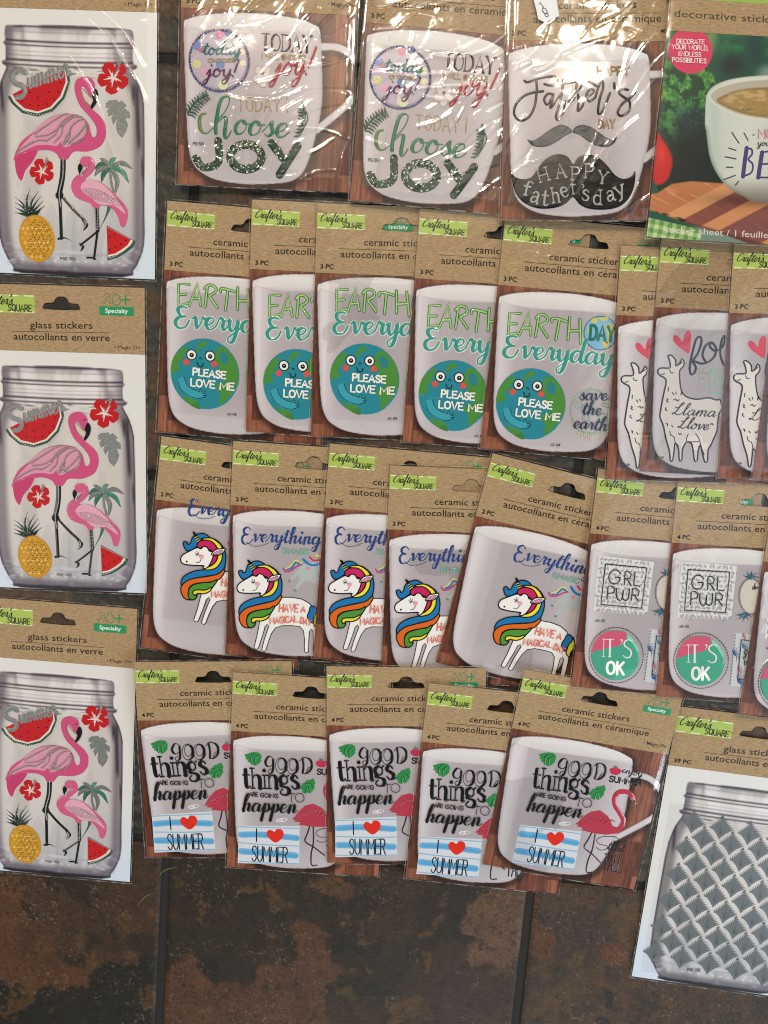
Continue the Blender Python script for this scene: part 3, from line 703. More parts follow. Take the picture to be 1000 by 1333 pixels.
def bowl_print(Uu, V):
    X, Y = inv_aff(Wa)(Uu, V)
    c = np.zeros(Uu.shape + (3,))
    n1 = fbm(X * .006, Y * .006, 50, 3)
    c[...] = np.array([22, 78, 58]) / 255
    c = mixc(c, (36, 120, 62), sst(.42, .62, n1) * sst(420, 200, Y))
    c = mixc(c, (120, 150, 80), np.exp(-((X - 520) / 60) ** 2 - ((Y - 160) / 120) ** 2) * .8)
    c = mixc(c, (26, 40, 42), np.exp(-((X - 690) / 110) ** 2 - ((Y - 400) / 90) ** 2) * 1.1)
    c = mixc(c, (22, 58, 54), np.exp(-((X - 880) / 60) ** 2 - ((Y - 280) / 160) ** 2))
    c = mixc(c, (150, 160, 148), sst(860, 1000, X + (Y - 400) * .4) * sst(360, 440, Y) * .7)
    # curly kale
    edge = cr([(60, 330), (200, 420), (330, 430), (460, 420), (540, 470), (560, 560), (640, 520), (640, 900), (560, 1500), (60, 1500)], True, 3)
    wx = X + 60 * (fbm(X * .02, Y * .02, 60) - .5); wy = Y + 60 * (fbm(X * .02, Y * .02, 61) - .5)
    km = sst(-6, 10, sdf(wx, wy, edge))
    k1 = fbm(wx * .018, wy * .018, 62, 4); k2 = 1 - np.abs(2 * fbm(wx * .035, wy * .035, 64, 3) - 1)
    kale = np.zeros_like(c) + np.array([20, 62, 40]) / 255
    kale = mixc(kale, (52, 118, 54), sst(.42, .62, k1)); kale = mixc(kale, (118, 168, 84), sst(.80, .97, k2) * sst(.4, .6, k1) * .9)
    kale = mixc(kale, (22, 40, 50), sst(680, 860, Y) * sst(160, 260, X) * .75)
    kale = mixc(kale, (48, 112, 92), sst(.86, .98, k2) * sst(640, 760, Y) * .6)
    kale = mixc(kale, (16, 26, 24), sst(900, 1200, Y + .35 * X) * .85)
    c = c * (1 - km)[..., None] + kale * km[..., None]
    # tomato / red pepper at the left
    Yb = lambda y: y * 6.45 / 6.25 + (140 - 20) * 6.45
    tom = cr([(60, Yb(200)), (110, Yb(250)), (175, Yb(360)), (185, Yb(450)), (150, Yb(560)), (100, Yb(610)), (30, Yb(600)), (0, Yb(400))], True, 4)
    c = mixc(c, (190, 34, 34), sst(-14, 14, sdf(X, Y, tom))); c = mixc(c, (226, 70, 60), np.exp(-((X - 95) / 34) ** 2 - ((Y - Yb(360)) / 90) ** 2) * .6)
    # cutting board of light and dark strips
    bd = [(-40, Yb(700)), (50, Yb(690)), (180, Yb(610)), (340, Yb(585)), (600, Yb(600)), (1700, Yb(560)), (1700, Yb(1400)), (560, Yb(1010)), (300, Yb(940)), (30, Yb(840)), (-40, Yb(830))]
    b = sst(-6, 6, sdf(X, Y, bd))
    t = (Y - Yb(600)) + .55 * (X - 300)
    gr = fbm((X * .9 + Y) * .004, (Y - .5 * X) * .05, 70, 4)
    bc = np.zeros_like(c) + np.array([184, 116, 70]) / 255
    bc = mixc(bc, (176, 100, 60), sst(.45, .65, gr) * .7)
    bc = mixc(bc, (228, 170, 116), sst(.58, .7, gr) * .5)
    def strip(a, b_, col, c0):
        return mixc(c0, col, sst(a - 5, a + 5, t) * sst(b_ + 5, b_ - 5, t) * (.8 + .4 * (gr - .5)))
    bc = strip(180, 300, (210, 152, 100), bc)
    bc = strip(300, 440, (116, 62, 58), bc)
    bc = strip(440, 560, (204, 142, 92), bc); bc = strip(560, 860, (112, 66, 70), bc); bc = strip(860, 980, (206, 142, 96), bc); bc = strip(980, 1600, (116, 70, 70), bc)
    low = sst(Yb(830), Yb(850), Y - .28 * X)
    bc = mixc(bc, (92, 52, 36), low * .8)
    bc = mixc(bc, (46, 28, 22), sst(.55, .66, fbm(X * .02, Y * .04, 77)) * sst(Yb(815), Yb(835), Y - .28 * X) * sst(Yb(900), Yb(870), Y - .28 * X) * (X < 300))
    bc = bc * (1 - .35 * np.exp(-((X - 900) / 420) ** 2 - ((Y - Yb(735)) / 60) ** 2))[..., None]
    c = c * (1 - b)[..., None] + bc * b[..., None]
    # gingham cloth corner
    cl = sst(0, 8, Y - Yb(905) - .22 * (X - 60) - 4) * (X < 420) 
    ck = ((np.floor((X + Y * .2) / 38) % 2) + (np.floor((Y - X * .2) / 38) % 2)) / 2
    c = mixc(c, (92, 140, 62), cl); c = mixc(c, (190, 212, 160), cl * (1 - ck)); 
    # bowl
    cx = 1190.
    bowl = cr([(470, 700), (480, 640), (540, 570), (680, 515), (900, 485), (cx, 475), (1480, 485), (1700, 515), (1840, 570), (1900, 640), (1910, 700), (1905, 880), (1880, 1150), (1790, 1330), (1640, Yb(660)),
               (1500, Yb(735)), (cx, Yb(765)), (880, Yb(750)), (780, Yb(705)), (660, Yb(640)), (560, Yb(520)), (500, Yb(380)), (472, Yb(180)), (462, 900)], True, 4)
    s_ = sdf(X, Y, bowl); m = sst(-5, 5, s_)
    bo = np.zeros_like(c) + np.array([196, 202, 192]) / 255
    bo = mixc(bo, (172, 192, 180), np.exp(-((X - 545) / 55) ** 2) * .8)
    bo = mixc(bo, (206, 208, 196), np.exp(-((X - 820) / 160) ** 2) * .8)
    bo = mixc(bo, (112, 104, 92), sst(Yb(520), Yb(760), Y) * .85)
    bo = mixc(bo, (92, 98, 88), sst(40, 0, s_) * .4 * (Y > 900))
    inner = cr([(510, 660), (560, 600), (700, 550), (900, 520), (cx, 510), (1500, 525), (1700, 560), (1860, 650), (1800, 740), (1600, 810), (cx, 850), (900, 835), (700, 790), (560, 720)], True, 4)
    si = sdf(X, Y, inner)
    bo = mixc(bo, (214, 212, 198), sst(30, 0, np.abs(si)) * .8)
    bo = mixc(bo, (176, 170, 150), sst(-4, 6, si))
    soup = cr([(560, 700), (640, 640), (760, 600), (950, 580), (cx, 575), (1500, 590), (1760, 660), (1780, 720), (1560, 800), (cx, 838), (900, 822), (720, 780)], True, 4)
    so = sst(-5, 5, sdf(X, Y, soup))
    sp = np.zeros_like(c) + np.array([158, 128, 78]) / 255
    sp = mixc(sp, (186, 158, 106), sst(.5, .7, fbm(X * .012, Y * .03, 80))); sp = mixc(sp, (206, 180, 116), .6 * sst(.64, .78, fbm(X * .03, Y * .05, 82)) * sst(650, 690, Y)); sp = mixc(sp, (60, 96, 48), sst(.62, .70, fbm(X * .03, Y * .05, 84)) * sst(730, 770, Y))
    sp = mixc(sp, (120, 92, 50), sst(30, 0, sdf(X, Y, soup)) * .6)
    bo = bo * (1 - so)[..., None] + sp * so[..., None]
    return c * (1 - m)[..., None] + bo * m[..., None]
ZP = 0.35 * MM
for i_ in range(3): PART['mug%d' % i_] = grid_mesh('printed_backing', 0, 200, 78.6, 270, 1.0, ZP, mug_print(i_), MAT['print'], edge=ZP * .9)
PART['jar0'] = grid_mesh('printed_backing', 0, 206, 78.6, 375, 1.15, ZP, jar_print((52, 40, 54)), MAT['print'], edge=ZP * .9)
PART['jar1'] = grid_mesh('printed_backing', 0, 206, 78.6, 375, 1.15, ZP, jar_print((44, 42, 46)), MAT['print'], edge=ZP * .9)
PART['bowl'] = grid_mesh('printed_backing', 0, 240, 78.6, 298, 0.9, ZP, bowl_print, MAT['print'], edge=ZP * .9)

# ------------------------------------------------------------------ the stickers of each design (thickness and order follow the real ones)
ST = {}       # design -> list of (name, mesh, label)
def add(design, name, mb, mat, label=None): ST.setdefault(design, []).append((name, mb.mesh(name, mat), label))
BL = '#15130f'
def code(M, x0, y0, x1, H, txt, tag=False):
    b = MB(M, base=.55)
    if tag: b.poly(ell((x0 + x1) / 2, y0 - H * .45, (x1 - x0) * .66, H * 1.0, 16), '#e9e9e9')
    b.caps(txt, (x0, y0), (x1, y0 + (x1 - x0) * .03), H, H * .16, '#3a3634', flat=True)
    return b

# --- earth day
b = MB(E5b, base=.35)
b.poly(ell(300, 320, 268, 272, 56), '#2a8796', bev=.7, raise_=.35)
b.top += .35 * MM
def blob(b, pts, col): b.poly(pts, col, smooth=True, low=b.top / MM)
g1, g2 = '#4b8c3c', '#3f7f3c'
blob(b, [(40, 270), (60, 200), (110, 140), (150, 110), (180, 120), (150, 170), (130, 210), (100, 240), (110, 290), (60, 300), (38, 320)], g1)
blob(b, [(255, 110), (290, 75), (330, 78), (325, 105), (285, 120), (265, 150), (248, 135)], g1)
blob(b, [(380, 200), (400, 140), (440, 110), (500, 150), (545, 220), (562, 300), (555, 380), (520, 440), (480, 500), (430, 545), (400, 550), (410, 480), (380, 430), (400, 390), (450, 380), (440, 330), (400, 310), (420, 260), (395, 240)], g1)
blob(b, [(420, 180), (450, 150), (490, 190), (480, 240), (440, 240)], '#2e7f88')
blob(b, [(110, 480), (150, 500), (220, 520), (235, 570), (190, 570), (140, 530)], g1)
blob(b, [(180, 560), (230, 540), (250, 580), (230, 588)], g2)
blob(b, [(80, 375), (100, 350), (130, 345), (160, 400), (210, 440), (262, 442), (290, 450), (298, 470), (280, 500), (220, 512), (150, 490), (100, 430)], '#3d9fae')
b.stroke([(85, 370), (105, 435), (165, 488), (235, 508), (290, 497)], 5, '#143c46', flat=True)
b.stroke([(138, 348), (155, 402), (200, 438), (250, 455)], 5, '#143c46', flat=True)
b.stroke([(243, 458), (258, 437), (270, 446), (262, 460), (292, 452), (294, 464), (270, 468), (298, 474), (296, 486), (272, 482), (290, 494), (270, 502)], 5, '#143c46', flat=True)
for x, y in ((207, 172), (350, 184)):
    b.poly(ell(x, y, 41, 41, 24), '#1b1a18', low=b.top / MM); b.poly(ell(x, y, 33, 34, 24), '#f1f0ea', low=b.top / MM); b.poly(ell(x + 1, y + 2, 18, 18, 16), '#1b1a18', low=b.top / MM); b.poly(ell(x + 1, y - 1, 5, 5, 8), '#c8c8c4', low=b.top / MM)
for x, y in ((162, 227), (378, 245)): b.poly(ell(x, y, 25, 24, 18), '#d4574d', low=b.top / MM)
b.stroke([(267, 203), (276, 195), (285, 207)], 6, '#16333a', flat=True); b.stroke([(247, 230), (254, 256), (272, 264), (288, 256), (292, 238)], 8, '#16333a', flat=True)
b.caps('PLEASE', (208, 326), (458, 357), 52, 14, '#ecece2', flat=True)
b.caps('LOVE', (186, 410), (368, 430), 54, 14, '#ecece2', flat=True); b.caps('ME', (412, 438), (518, 446), 52, 14, '#ecece2', flat=True)
add('earth', 'earth_sticker', b, 'puffy')
b = MB(E5a, base=.5)
for wd, col in ((24, '#2a6e34'), (13, '#a4d07e')):
    for sm, p in ((0, [(222, 162), (140, 158), (125, 318), (205, 310)]), (0, [(135, 240), (190, 238)]), (0, [(212, 325), (287, 152), (300, 325)]), (0, [(238, 272), (300, 270)]),
                  (0, [(362, 178), (335, 335)]), (1, [(340, 195), (365, 172), (400, 170), (428, 195), (420, 225), (372, 250)]), (0, [(372, 250), (428, 340)]),
                  (1, [(462, 222), (463, 202), (480, 197), (520, 203), (575, 222)]), (0, [(520, 205), (492, 360)]), (0, [(598, 190), (585, 358)]), (0, [(592, 292), (680, 290)]), (0, [(676, 205), (682, 385)])):
        b.stroke(p, wd, col, smooth=bool(sm), h=.22)
    b.top += .12 * MM
add('earth', 'word_sticker', b, 'puffy')
b = MB(E5a, base=.45)
for wd, thin, col in ((44, 27, '#d4dcd2'), (34, 14, '#37958b')):
    b.stroke([(192, 342), (165, 332), (128, 340), (122, 378), (150, 405), (178, 408), (130, 412), (98, 440), (96, 475), (125, 497), (170, 488), (203, 440)], wd, col, contrast=thin * 1.2, h=.2)
    b.curs('veryday', (222, 498), (932, 560), 92, wd, thin, col, slant=.05, h=.2)
    b.top += .1 * MM
add('earth', 'word_sticker', b, 'puffy')
b = MB(E5a, base=.4)
b.poly(ell(835, 308, 132, 132, 40), '#2c6f86', bev=.4, raise_=.2); b.top += .2 * MM
b.poly(ell(835, 308, 124, 124, 40), '#7fb4cf', low=b.top / MM)
for p in ([(760, 210), (800, 190), (810, 220), (790, 235)], [(820, 190), (890, 190), (880, 210), (840, 215)], [(735, 270), (770, 262), (765, 320), (740, 340)], [(870, 250), (920, 240), (945, 290), (930, 330), (890, 350), (880, 300)], [(850, 370), (900, 360), (890, 420), (860, 415)]): blob(b, p, '#c5c65a')
b.caps('DAY', (752, 356), (936, 370), 108, 24, '#157168', flat=True)
b.poly(ell(884, 380, 9, 9, 12), '#b0483a', low=b.top / MM)
add('earth', 'day_globe_sticker', b, 'vinyl')
b = MB(E5b, base=.4)
for i in range(46):
    a = math.radians(-172 + i * 3.7) if i < 45 else 0
for half in (-1, 1):
    for i in range(24):
        a = math.radians(half * (20 + i * 6.1)); r0, r1 = 172, (205 if i % 2 else 232)
        cx, cy = 765, 375
        b.stroke([(cx + r0 * .8 * math.cos(a), cy + r0 * math.sin(a)), (cx + r1 * .74 * math.cos(a), cy + r1 * math.sin(a))], 5, '#cfcfae', smooth=False, h=.08)
b.stroke(ell(765, 375, 158, 168, 40), 7, '#8fbfae', smooth=False, closed=True)
for p in ([(640, 300), (690, 320), (700, 350), (650, 345)], [(850, 310), (905, 320), (900, 340), (850, 330)], [(700, 420), (740, 400), (750, 440), (720, 450)], [(830, 390), (880, 400), (870, 450), (820, 440)]): b.stroke(p, 6, '#9cc8b4', closed=True)
b.top += .08 * MM
b.curs('save', (668, 288), (886, 290), 50, 15, 6, '#1f3656'); b.curs('the', (690, 396), (840, 404), 50, 15, 6, '#1f3656'); b.curs('earth', (622, 500), (880, 524), 50, 15, 6, '#1f3656')
add('earth', 'save_the_earth_sticker', b, 'vinyl')
add('earth', 'code_print', code(E5b, 452, 640, 525, 18, 'AG-408'), 'ink')

# --- unicorn
b = MB(U2, base=.35)
body = [(300, 830), (380, 760), (450, 668), (560, 668), (650, 685), (720, 725), (765, 780), (785, 880), (800, 1000), (800, 1150), (792, 1190), (765, 1192), (752, 1180), (748, 1050), (746, 985), (735, 968), (723, 990),
        (718, 1080), (714, 1175), (700, 1185), (675, 1180), (668, 1140), (670, 1060), (660, 980), (630, 945), (560, 936), (470, 936), (412, 955), (378, 1005), (350, 1080), (327, 1155), (310, 1172), (286, 1165), (280, 1148), (305, 1050), (345, 935), (335, 920), (320, 940),
        (298, 1020), (258, 1138), (240, 1153), (213, 1143), (210, 1125), (238, 1015), (262, 890)]
b.poly(body, '#15130f', bev=.4, raise_=.25); b.top += .25 * MM
sm = [(p[0] + (7 if i < 3 else 0), p[1]) for i, p in enumerate(body)]
def inset(pts, d):
    o = []; m_ = len(pts)
    A = sum(pts[i][0] * pts[(i + 1) % m_][1] - pts[(i + 1) % m_][0] * pts[i][1] for i in range(m_))
    sg = 1 if A > 0 else -1
    for i in range(m_):
        a, b_, c = np.array(pts[i - 1], float), np.array(pts[i], float), np.array(pts[(i + 1) % m_], float)
        d1 = (b_ - a) / np.linalg.norm(b_ - a); d2 = (c - b_) / np.linalg.norm(c - b_)
        n_ = np.array([-d1[1], d1[0]]) + np.array([-d2[1], d2[0]]); n_ /= max(np.linalg.norm(n_), .5)
        o.append(tuple(b_ + sg * n_ * d))
    return o
b.poly(inset(body, 9), '#efeeea', low=b.top / MM)
def cell(b, pts, col, wd=11):
    P = cr(pts, True, 4)
    b.poly(P, col, low=b.top / MM); b.stroke(P, wd, BL, smooth=False, closed=True, flat=True)
M_ = b.M; b.M = U5
cell(b, [(808, 905), (828, 935), (825, 1000), (795, 1045), (782, 1082), (755, 1050), (765, 990)], '#e3d83a')
cell(b, [(762, 878), (800, 888), (812, 925), (775, 975), (752, 1032), (722, 1005), (712, 962), (738, 920)], '#1f78b4')
b.M = M_
cell(b, [(78, 435), (98, 425), (115, 432), (118, 447), (140, 440), (150, 410), (165, 375), (205, 350), (260, 343), (315, 378), (250, 405), (212, 430), (200, 462), (150, 498), (112, 503), (88, 472)], '#1f78b4')
cell(b, [(350, 385), (430, 440), (465, 520), (468, 590), (455, 650), (400, 700), (310, 722), (220, 745), (150, 780), (105, 835), (85, 830), (78, 790), (105, 735), (180, 690), (270, 668), (350, 655), (405, 610), (425, 540), (415, 480)], '#1f78b4')
cell(b, [(458, 650), (462, 685), (420, 745), (350, 772), (240, 790), (180, 812), (152, 850), (158, 920), (175, 948), (120, 938), (88, 892), (80, 842), (105, 800), (160, 762), (250, 738), (340, 718), (410, 695)], '#dd6a24')
cell(b, [(405, 748), (380, 800), (350, 835), (290, 855), (225, 858), (195, 880), (205, 905), (230, 900), (215, 935), (180, 948), (155, 925), (148, 880), (160, 840), (200, 805), (290, 782), (350, 775)], '#4f9437')
cell(b, [(362, 822), (340, 860), (290, 885), (235, 885), (212, 903), (193, 890), (200, 862), (240, 853), (300, 850)], '#ecdd3c')
cell(b, [(235, 392), (320, 378), (385, 408), (428, 455), (436, 540), (420, 600), (375, 650), (300, 668), (288, 655), (350, 620), (390, 570), (398, 500), (378, 450), (330, 412)], '#f0e03e')
cell(b, [(212, 425), (255, 402), (320, 404), (368, 438), (395, 500), (390, 560), (365, 605), (325, 625), (345, 560), (345, 500), (310, 478), (262, 460), (222, 482), (205, 455)], '#c8285f')
cell(b, [(64, 580), (82, 545), (140, 507), (205, 472), (238, 480), (265, 457), (298, 467), (318, 495), (352, 505), (350, 560), (320, 630), (286, 656), (268, 648), (274, 630), (180, 633), (98, 627), (72, 610)], '#f1f0ec')
cell(b, [(338, 522), (370, 480), (410, 470), (458, 465), (440, 502), (400, 527), (360, 530)], '#f1f0ec')
cell(b, [(352, 520), (382, 494), (436, 480), (412, 510), (375, 524)], '#dc8fae', 4)
b.poly([(156, 335), (166, 328), (178, 334), (238, 408), (222, 420), (206, 430)], BL, low=b.top / MM)
for p in ([(183, 382), (200, 372)], [(190, 402), (214, 386)], [(199, 420), (224, 402)]): b.stroke(p, 6, '#e8dc4a', flat=True)
b.poly(ell(250, 550, 23, 21, 16), '#e9a9bb', low=b.top / MM)
for p in ([(190, 520), (212, 533), (240, 540)], [(205, 503), (212, 530)], [(222, 510), (220, 535)], [(193, 538), (208, 535)], [(206, 548), (213, 536)]): b.stroke(p, 4.5, BL, flat=True)
b.stroke([(205, 606), (232, 602), (250, 572)], 5, BL, flat=True); b.poly(ell(120, 602, 9, 8, 10), BL, low=b.top / MM)
b.caps('HAVE', (443, 802), (612, 806), 68, 11, '#dd7463', flat=True, slant=.08); b.caps('A', (640, 805), (680, 808), 50, 11, '#dd7463', flat=True)
b.caps('MAGICAL', (360, 912), (610, 895), 56, 10, '#dd7463', flat=True, slant=.05); b.caps('DAY', (632, 905), (728, 930), 54, 10, '#dd7463', flat=True)
add('unicorn', 'unicorn_sticker', b, 'vinyl')
b = MB(U2, base=.5)
nv = '#26407c'
b.stroke([(190, 66), (165, 40), (132, 58), (130, 92), (165, 108), (128, 112), (110, 150), (130, 190), (178, 182), (206, 150)], 24, nv, contrast=9)
b.curs('verything', (205, 166), (812, 200), 66, 25, 7, nv, slant=.12)
b.stroke([(150, 175), (210, 208), (290, 205), (350, 180)], 3.5, nv)
b.caps('IS', (478, 276), (520, 278), 46, 10, '#74b3a2'); b.caps('MAGIC', (532, 280), (712, 288), 46, 10, '#74b3a2')
add('unicorn', 'word_sticker', b, 'puffy')
b = MB(U2, base=.4)
b.poly([(590, 450), (640, 392), (700, 365), (860, 380), (870, 560), (760, 545), (690, 520), (640, 560), (600, 618), (580, 610), (598, 560), (630, 512), (600, 482), (545, 530), (528, 520), (560, 488)], '#b3bcbc', smooth=True)
for x, y in ((536, 522), (590, 610)): b.poly(ell(x, y, 15, 12, 12), '#74908f', low=b.top / MM)
b.stroke([(480, 412), (500, 440), (550, 432), (600, 395), (640, 378)], 16, '#c53570'); b.stroke([(515, 425), (560, 405), (590, 360), (645, 378)], 18, '#2374b4'); b.stroke([(508, 412), (548, 388), (590, 340), (645, 368)], 11, '#eee05a')
b.stroke([(660, 330), (700, 368), (760, 385), (832, 360)], 24, '#1f78c0'); b.stroke([(716, 312), (760, 342), (836, 330)], 17, '#cc2f62'); b.stroke([(775, 298), (820, 306), (852, 268)], 18, '#efdc4c')
b.poly([(700, 432), (682, 412), (684, 400), (700, 404), (715, 398), (718, 412)], '#e08a90', low=b.top / MM)
add('unicorn', 'small_unicorn_sticker', b, 'vinyl')

# --- llama
b = MB(Lf, base=.4)
ll = cr([(60, 470), (40, 442), (48, 415), (80, 403), (150, 402), (150, 345), (135, 295), (165, 292), (200, 330), (205, 385), (238, 362), (262, 322), (280, 358), (265, 398), (238, 430), (240, 540), (258, 622), (308, 668), (400, 686), (500, 672), (570, 692), (603, 688), (612, 720), (626, 760),
         (592, 820), (582, 900), (572, 980), (546, 1040), (520, 1100), (492, 1150), (486, 1248), (460, 1254), (440, 1170), (420, 1100), (400, 1160), (392, 1240), (368, 1246), (355, 1150), (340, 1088), (298, 1072), (270, 1110), (255, 1150), (250, 1236), (228, 1241), (220, 1130), (190, 1085), (180, 1150), (165, 1242), (145, 1242), (135, 1150), (105, 1040), (85, 930), (55, 850), (60, 790), (90, 640), (115, 530), (100, 492)], True, 3)
b.poly(ll, '#dad2cb', bev=.3, raise_=.15); b.top += .15 * MM
b.stroke(ll, 15, '#1b2026', smooth=False, closed=True, h=.15)
for p in ([(142, 975), (150, 1010), (180, 1030), (190, 1075), (220, 1108)], [(310, 1003), (294, 1050), (306, 1072), (405, 1072)], [(380, 1000), (412, 1050), (430, 1120), (455, 1190)], [(205, 385), (205, 330)], [(232, 375), (262, 350)], [(148, 420), (158, 445), (182, 446)],
          [(72, 462), (100, 455)], [(135, 580), (130, 612)], [(170, 625), (182, 645)], [(200, 620), (205, 635)], [(118, 680), (130, 690), (115, 700), (130, 712)], [(182, 690), (200, 684), (212, 700), (232, 690)], [(112, 762), (104, 775), (118, 790)], [(110, 905), (122, 910), (120, 925)], [(160, 925), (170, 938)], [(222, 995), (235, 1005), (248, 998)], [(515, 915), (530, 905), (540, 918)], [(255, 610), (248, 645)]):
    b.stroke(p, 10, '#1b2026', h=.12)
b.curs('Llama', (158, 822), (556, 846), 52, 12, 7, '#1e2630', slant=.45); b.curs('Llove', (212, 945), (490, 966), 50, 12, 7, '#1e2630', slant=.45)
add('llama', 'llama_sticker', b, 'puffy')
b = MB(Lf, base=.4)
b.poly([(180, 142), (200, 108), (238, 128), (268, 168), (288, 102), (320, 68), (345, 95), (342, 160), (325, 272), (270, 240), (210, 192)], '#cf3c50', smooth=True, bev=.4, raise_=.25)
b.stroke([(215, 165), (265, 215), (310, 240)], 14, '#e2727c', h=.2)
b.stroke([(360, 335), (410, 262), (440, 160), (422, 124), (390, 150), (355, 270), (330, 400), (342, 458), (372, 448), (386, 395), (352, 340), (372, 342), (430, 362), (490, 355), (555, 300), (570, 225), (530, 176), (475, 205), (448, 290), (480, 352)], 23, '#1c1a1e', h=.25)
b.stroke([(530, 176), (512, 205), (560, 250), (610, 230), (645, 180), (655, 115), (625, 150), (608, 260), (628, 350), (665, 388), (700, 360), (730, 260), (750, 160), (735, 115), (712, 150), (700, 280), (720, 380)], 23, '#1c1a1e', h=.25)
add('llama', 'word_sticker', b, 'puffy')
b = MB(Lf, base=.4)
b.caps('YOUR', (494, 610), (498, 398), 88, 8, '#a8a890')
b.stroke([(512, 600), (515, 500), (520, 425), (545, 405), (572, 430), (590, 465), (640, 470), (700, 470), (700, 625), (600, 628), (530, 622)], 13, '#7fc0ac', closed=True)
b.stroke(ell(595, 532, 36, 36, 20), 12, '#7fc0ac', smooth=False, closed=True)
add('llama', 'word_sticker', b, 'vinyl')
add('llama', 'code_print', code(Lf, 20, 1225, 85, 20, 'AG-404'), 'ink')

# --- girl power
b = MB(Gf, base=.4)
sq = [(122, 105), (640, 150), (580, 642), (72, 616)]
b.poly(sq, '#dedede', bev=.3, raise_=.15); b.top += .15 * MM
rr = random.Random(4)
for j in range(12):
    for i in range(12):
        s_, t_ = (i + .5 + (.5 if j % 2 else 0)) / 12.6, (j + .5) / 12
        x = 122 + 518 * s_ - 50 * t_ - 8 * s_ * t_; y = 105 + 45 * s_ + 511 * t_ - 19 * s_ * t_
        a = rr.random() * 3.1
        for q in (0, 1.05, -1.05):
            ca, sa = math.cos(a + q), math.sin(a + q)
            b.poly([(x, y), (x + 12 * ca - 9 * sa, y + 12 * sa + 9 * ca), (x + 25 * ca, y + 25 * sa), (x + 12 * ca + 9 * sa, y + 12 * sa - 9 * ca)], ('#a0a09e', '#b8b8b6', '#acacaa')[rr.randrange(3)], low=b.top / MM)
            b.top -= b.step * .96
b.top += .1 * MM
b.stroke([(182, 180), (570, 206), (525, 575), (142, 550)], 10, '#232c3c', smooth=False, closed=True, flat=True)
dk = '#232b38'
b.stroke([(325, 262), (300, 238), (262, 235), (225, 265), (215, 310), (235, 348), (270, 360), (305, 345), (320, 310)], 11, dk); b.stroke([(322, 300), (275, 298)], 11, dk)
b.stroke([(362, 362), (368, 245), (400, 244), (426, 270), (415, 305), (368, 310)], 11, dk, smooth=False); b.stroke([(385, 310), (425, 368)], 11, dk)
b.stroke([(460, 250), (450, 368), (505, 374)], 11, dk, smooth=False)
b.stroke([(200, 500), (210, 382), (245, 380), (272, 405), (262, 440), (208, 450)], 11, dk, smooth=False)
b.stroke([(290, 400), (285, 460), (300, 500), (330, 505), (348, 470), (352, 420)], 11, dk); b.stroke([(352, 420), (345, 480), (368, 508), (395, 495), (405, 450), (408, 400)], 11, dk)
b.stroke([(428, 505), (440, 395), (475, 396), (502, 420), (492, 455), (438, 460)], 11, dk, smooth=False); b.stroke([(460, 460), (495, 515)], 11, dk)
add('girl', 'slogan_square_sticker', b, 'vinyl')
b = MB(Gf, base=.4)
for i in range(60):
    a = i * 2 * math.pi / 60; b.stroke([(290 + 257 * math.cos(a), 1018 + 258 * math.sin(a)), (290 + 257 * math.cos(a + .055), 1018 + 258 * math.sin(a + .055))], 7, '#26303a', smooth=False, flat=True)
b.poly(ell(282, 1020, 228, 228, 52), '#4aa68a', bev=.5, raise_=.3); b.top += .3 * MM
b.poly([(55, 1000), (75, 920), (130, 840), (200, 800), (280, 792), (378, 800), (385, 850), (360, 900), (300, 930), (200, 950), (110, 975)], '#d15a78', low=b.top / MM)
b.poly([(385, 815), (440, 850), (500, 940), (508, 1010), (480, 1100), (500, 1000), (440, 900), (395, 860)], '#8ed0b4', low=b.top / MM)
wt = '#e8ece6'
b.caps('IT', (165, 1028), (262, 1030), 160, 17, wt, contrast=6, serif=1.1, flat=True); b.stroke([(335, 870), (345, 880), (322, 918)], 15, wt, taper=1, flat=True)
b.stroke([(438, 880), (400, 868), (365, 890), (368, 925), (405, 950), (430, 980), (420, 1022), (385, 1035), (352, 1015)], 14, wt, contrast=8, flat=True)
b.caps('OK', (200, 1188), (358, 1192), 112, 25, wt, flat=True, gap=2.2)
add('girl', 'its_ok_sticker', b, 'puffy')
b = MB(Gf, base=.4)
for i in range(44):
    a = i * 2 * math.pi / 44; b.stroke([(765 + 112 * math.cos(a), 428 + 165 * math.sin(a)), (765 + 112 * math.cos(a + .07), 428 + 165 * math.sin(a + .07))], 6, '#39434e', smooth=False, flat=True)
b.poly(ell(765, 428, 100, 152, 36), '#cfc9bd')
for cx, cy, dr in ((770, 262, -1), (700, 590, 1)):
    for k in range(5):
        a = math.radians(dr * 90 + (k - 2) * 38); b.stroke([(cx, cy), (cx + 42 * math.cos(a), cy + 38 * math.sin(a)), (cx + 78 * math.cos(a + .15), cy + 66 * math.sin(a + .15))], 26, ('#2f5f74', '#406f80')[k % 2], taper=1)
b.curs('choose', (775, 365), (860, 365), 26, 7, 4, dk)
add('girl', 'pineapple_badge_sticker', b, 'vinyl')
b = MB(Gf, base=.4)
b.poly([(612, 762), (900, 800), (850, 1290), (560, 1255)], '#c9ccd0')
for k in range(16): b.stroke([(622 - k * 3.6, 775 + k * 30), (612 - k * 3.6, 792 + k * 30)], 6, '#4a5560', flat=True)
for cx, cy, col, sc_ in ((600, 960, '#2c5f94', 1.0), (690, 900, '#3f7aa0', .9), (640, 1220, '#2c5f94', 1.0), (690, 800, '#c25a86', .5), (640, 1110, '#bf6a94', .7), (780, 1180, '#3f7aa0', .9), (800, 860, '#2c5f94', .9)):
    for k in range(6):
        a = math.radians(-100 + k * 28); b.stroke([(cx, cy), (cx + 36 * sc_ * math.cos(a), cy + 40 * sc_ * math.sin(a)), (cx + 60 * sc_ * math.cos(a + .5), cy + 80 * sc_ * math.sin(a + .4))], 15 * sc_, col, taper=1)
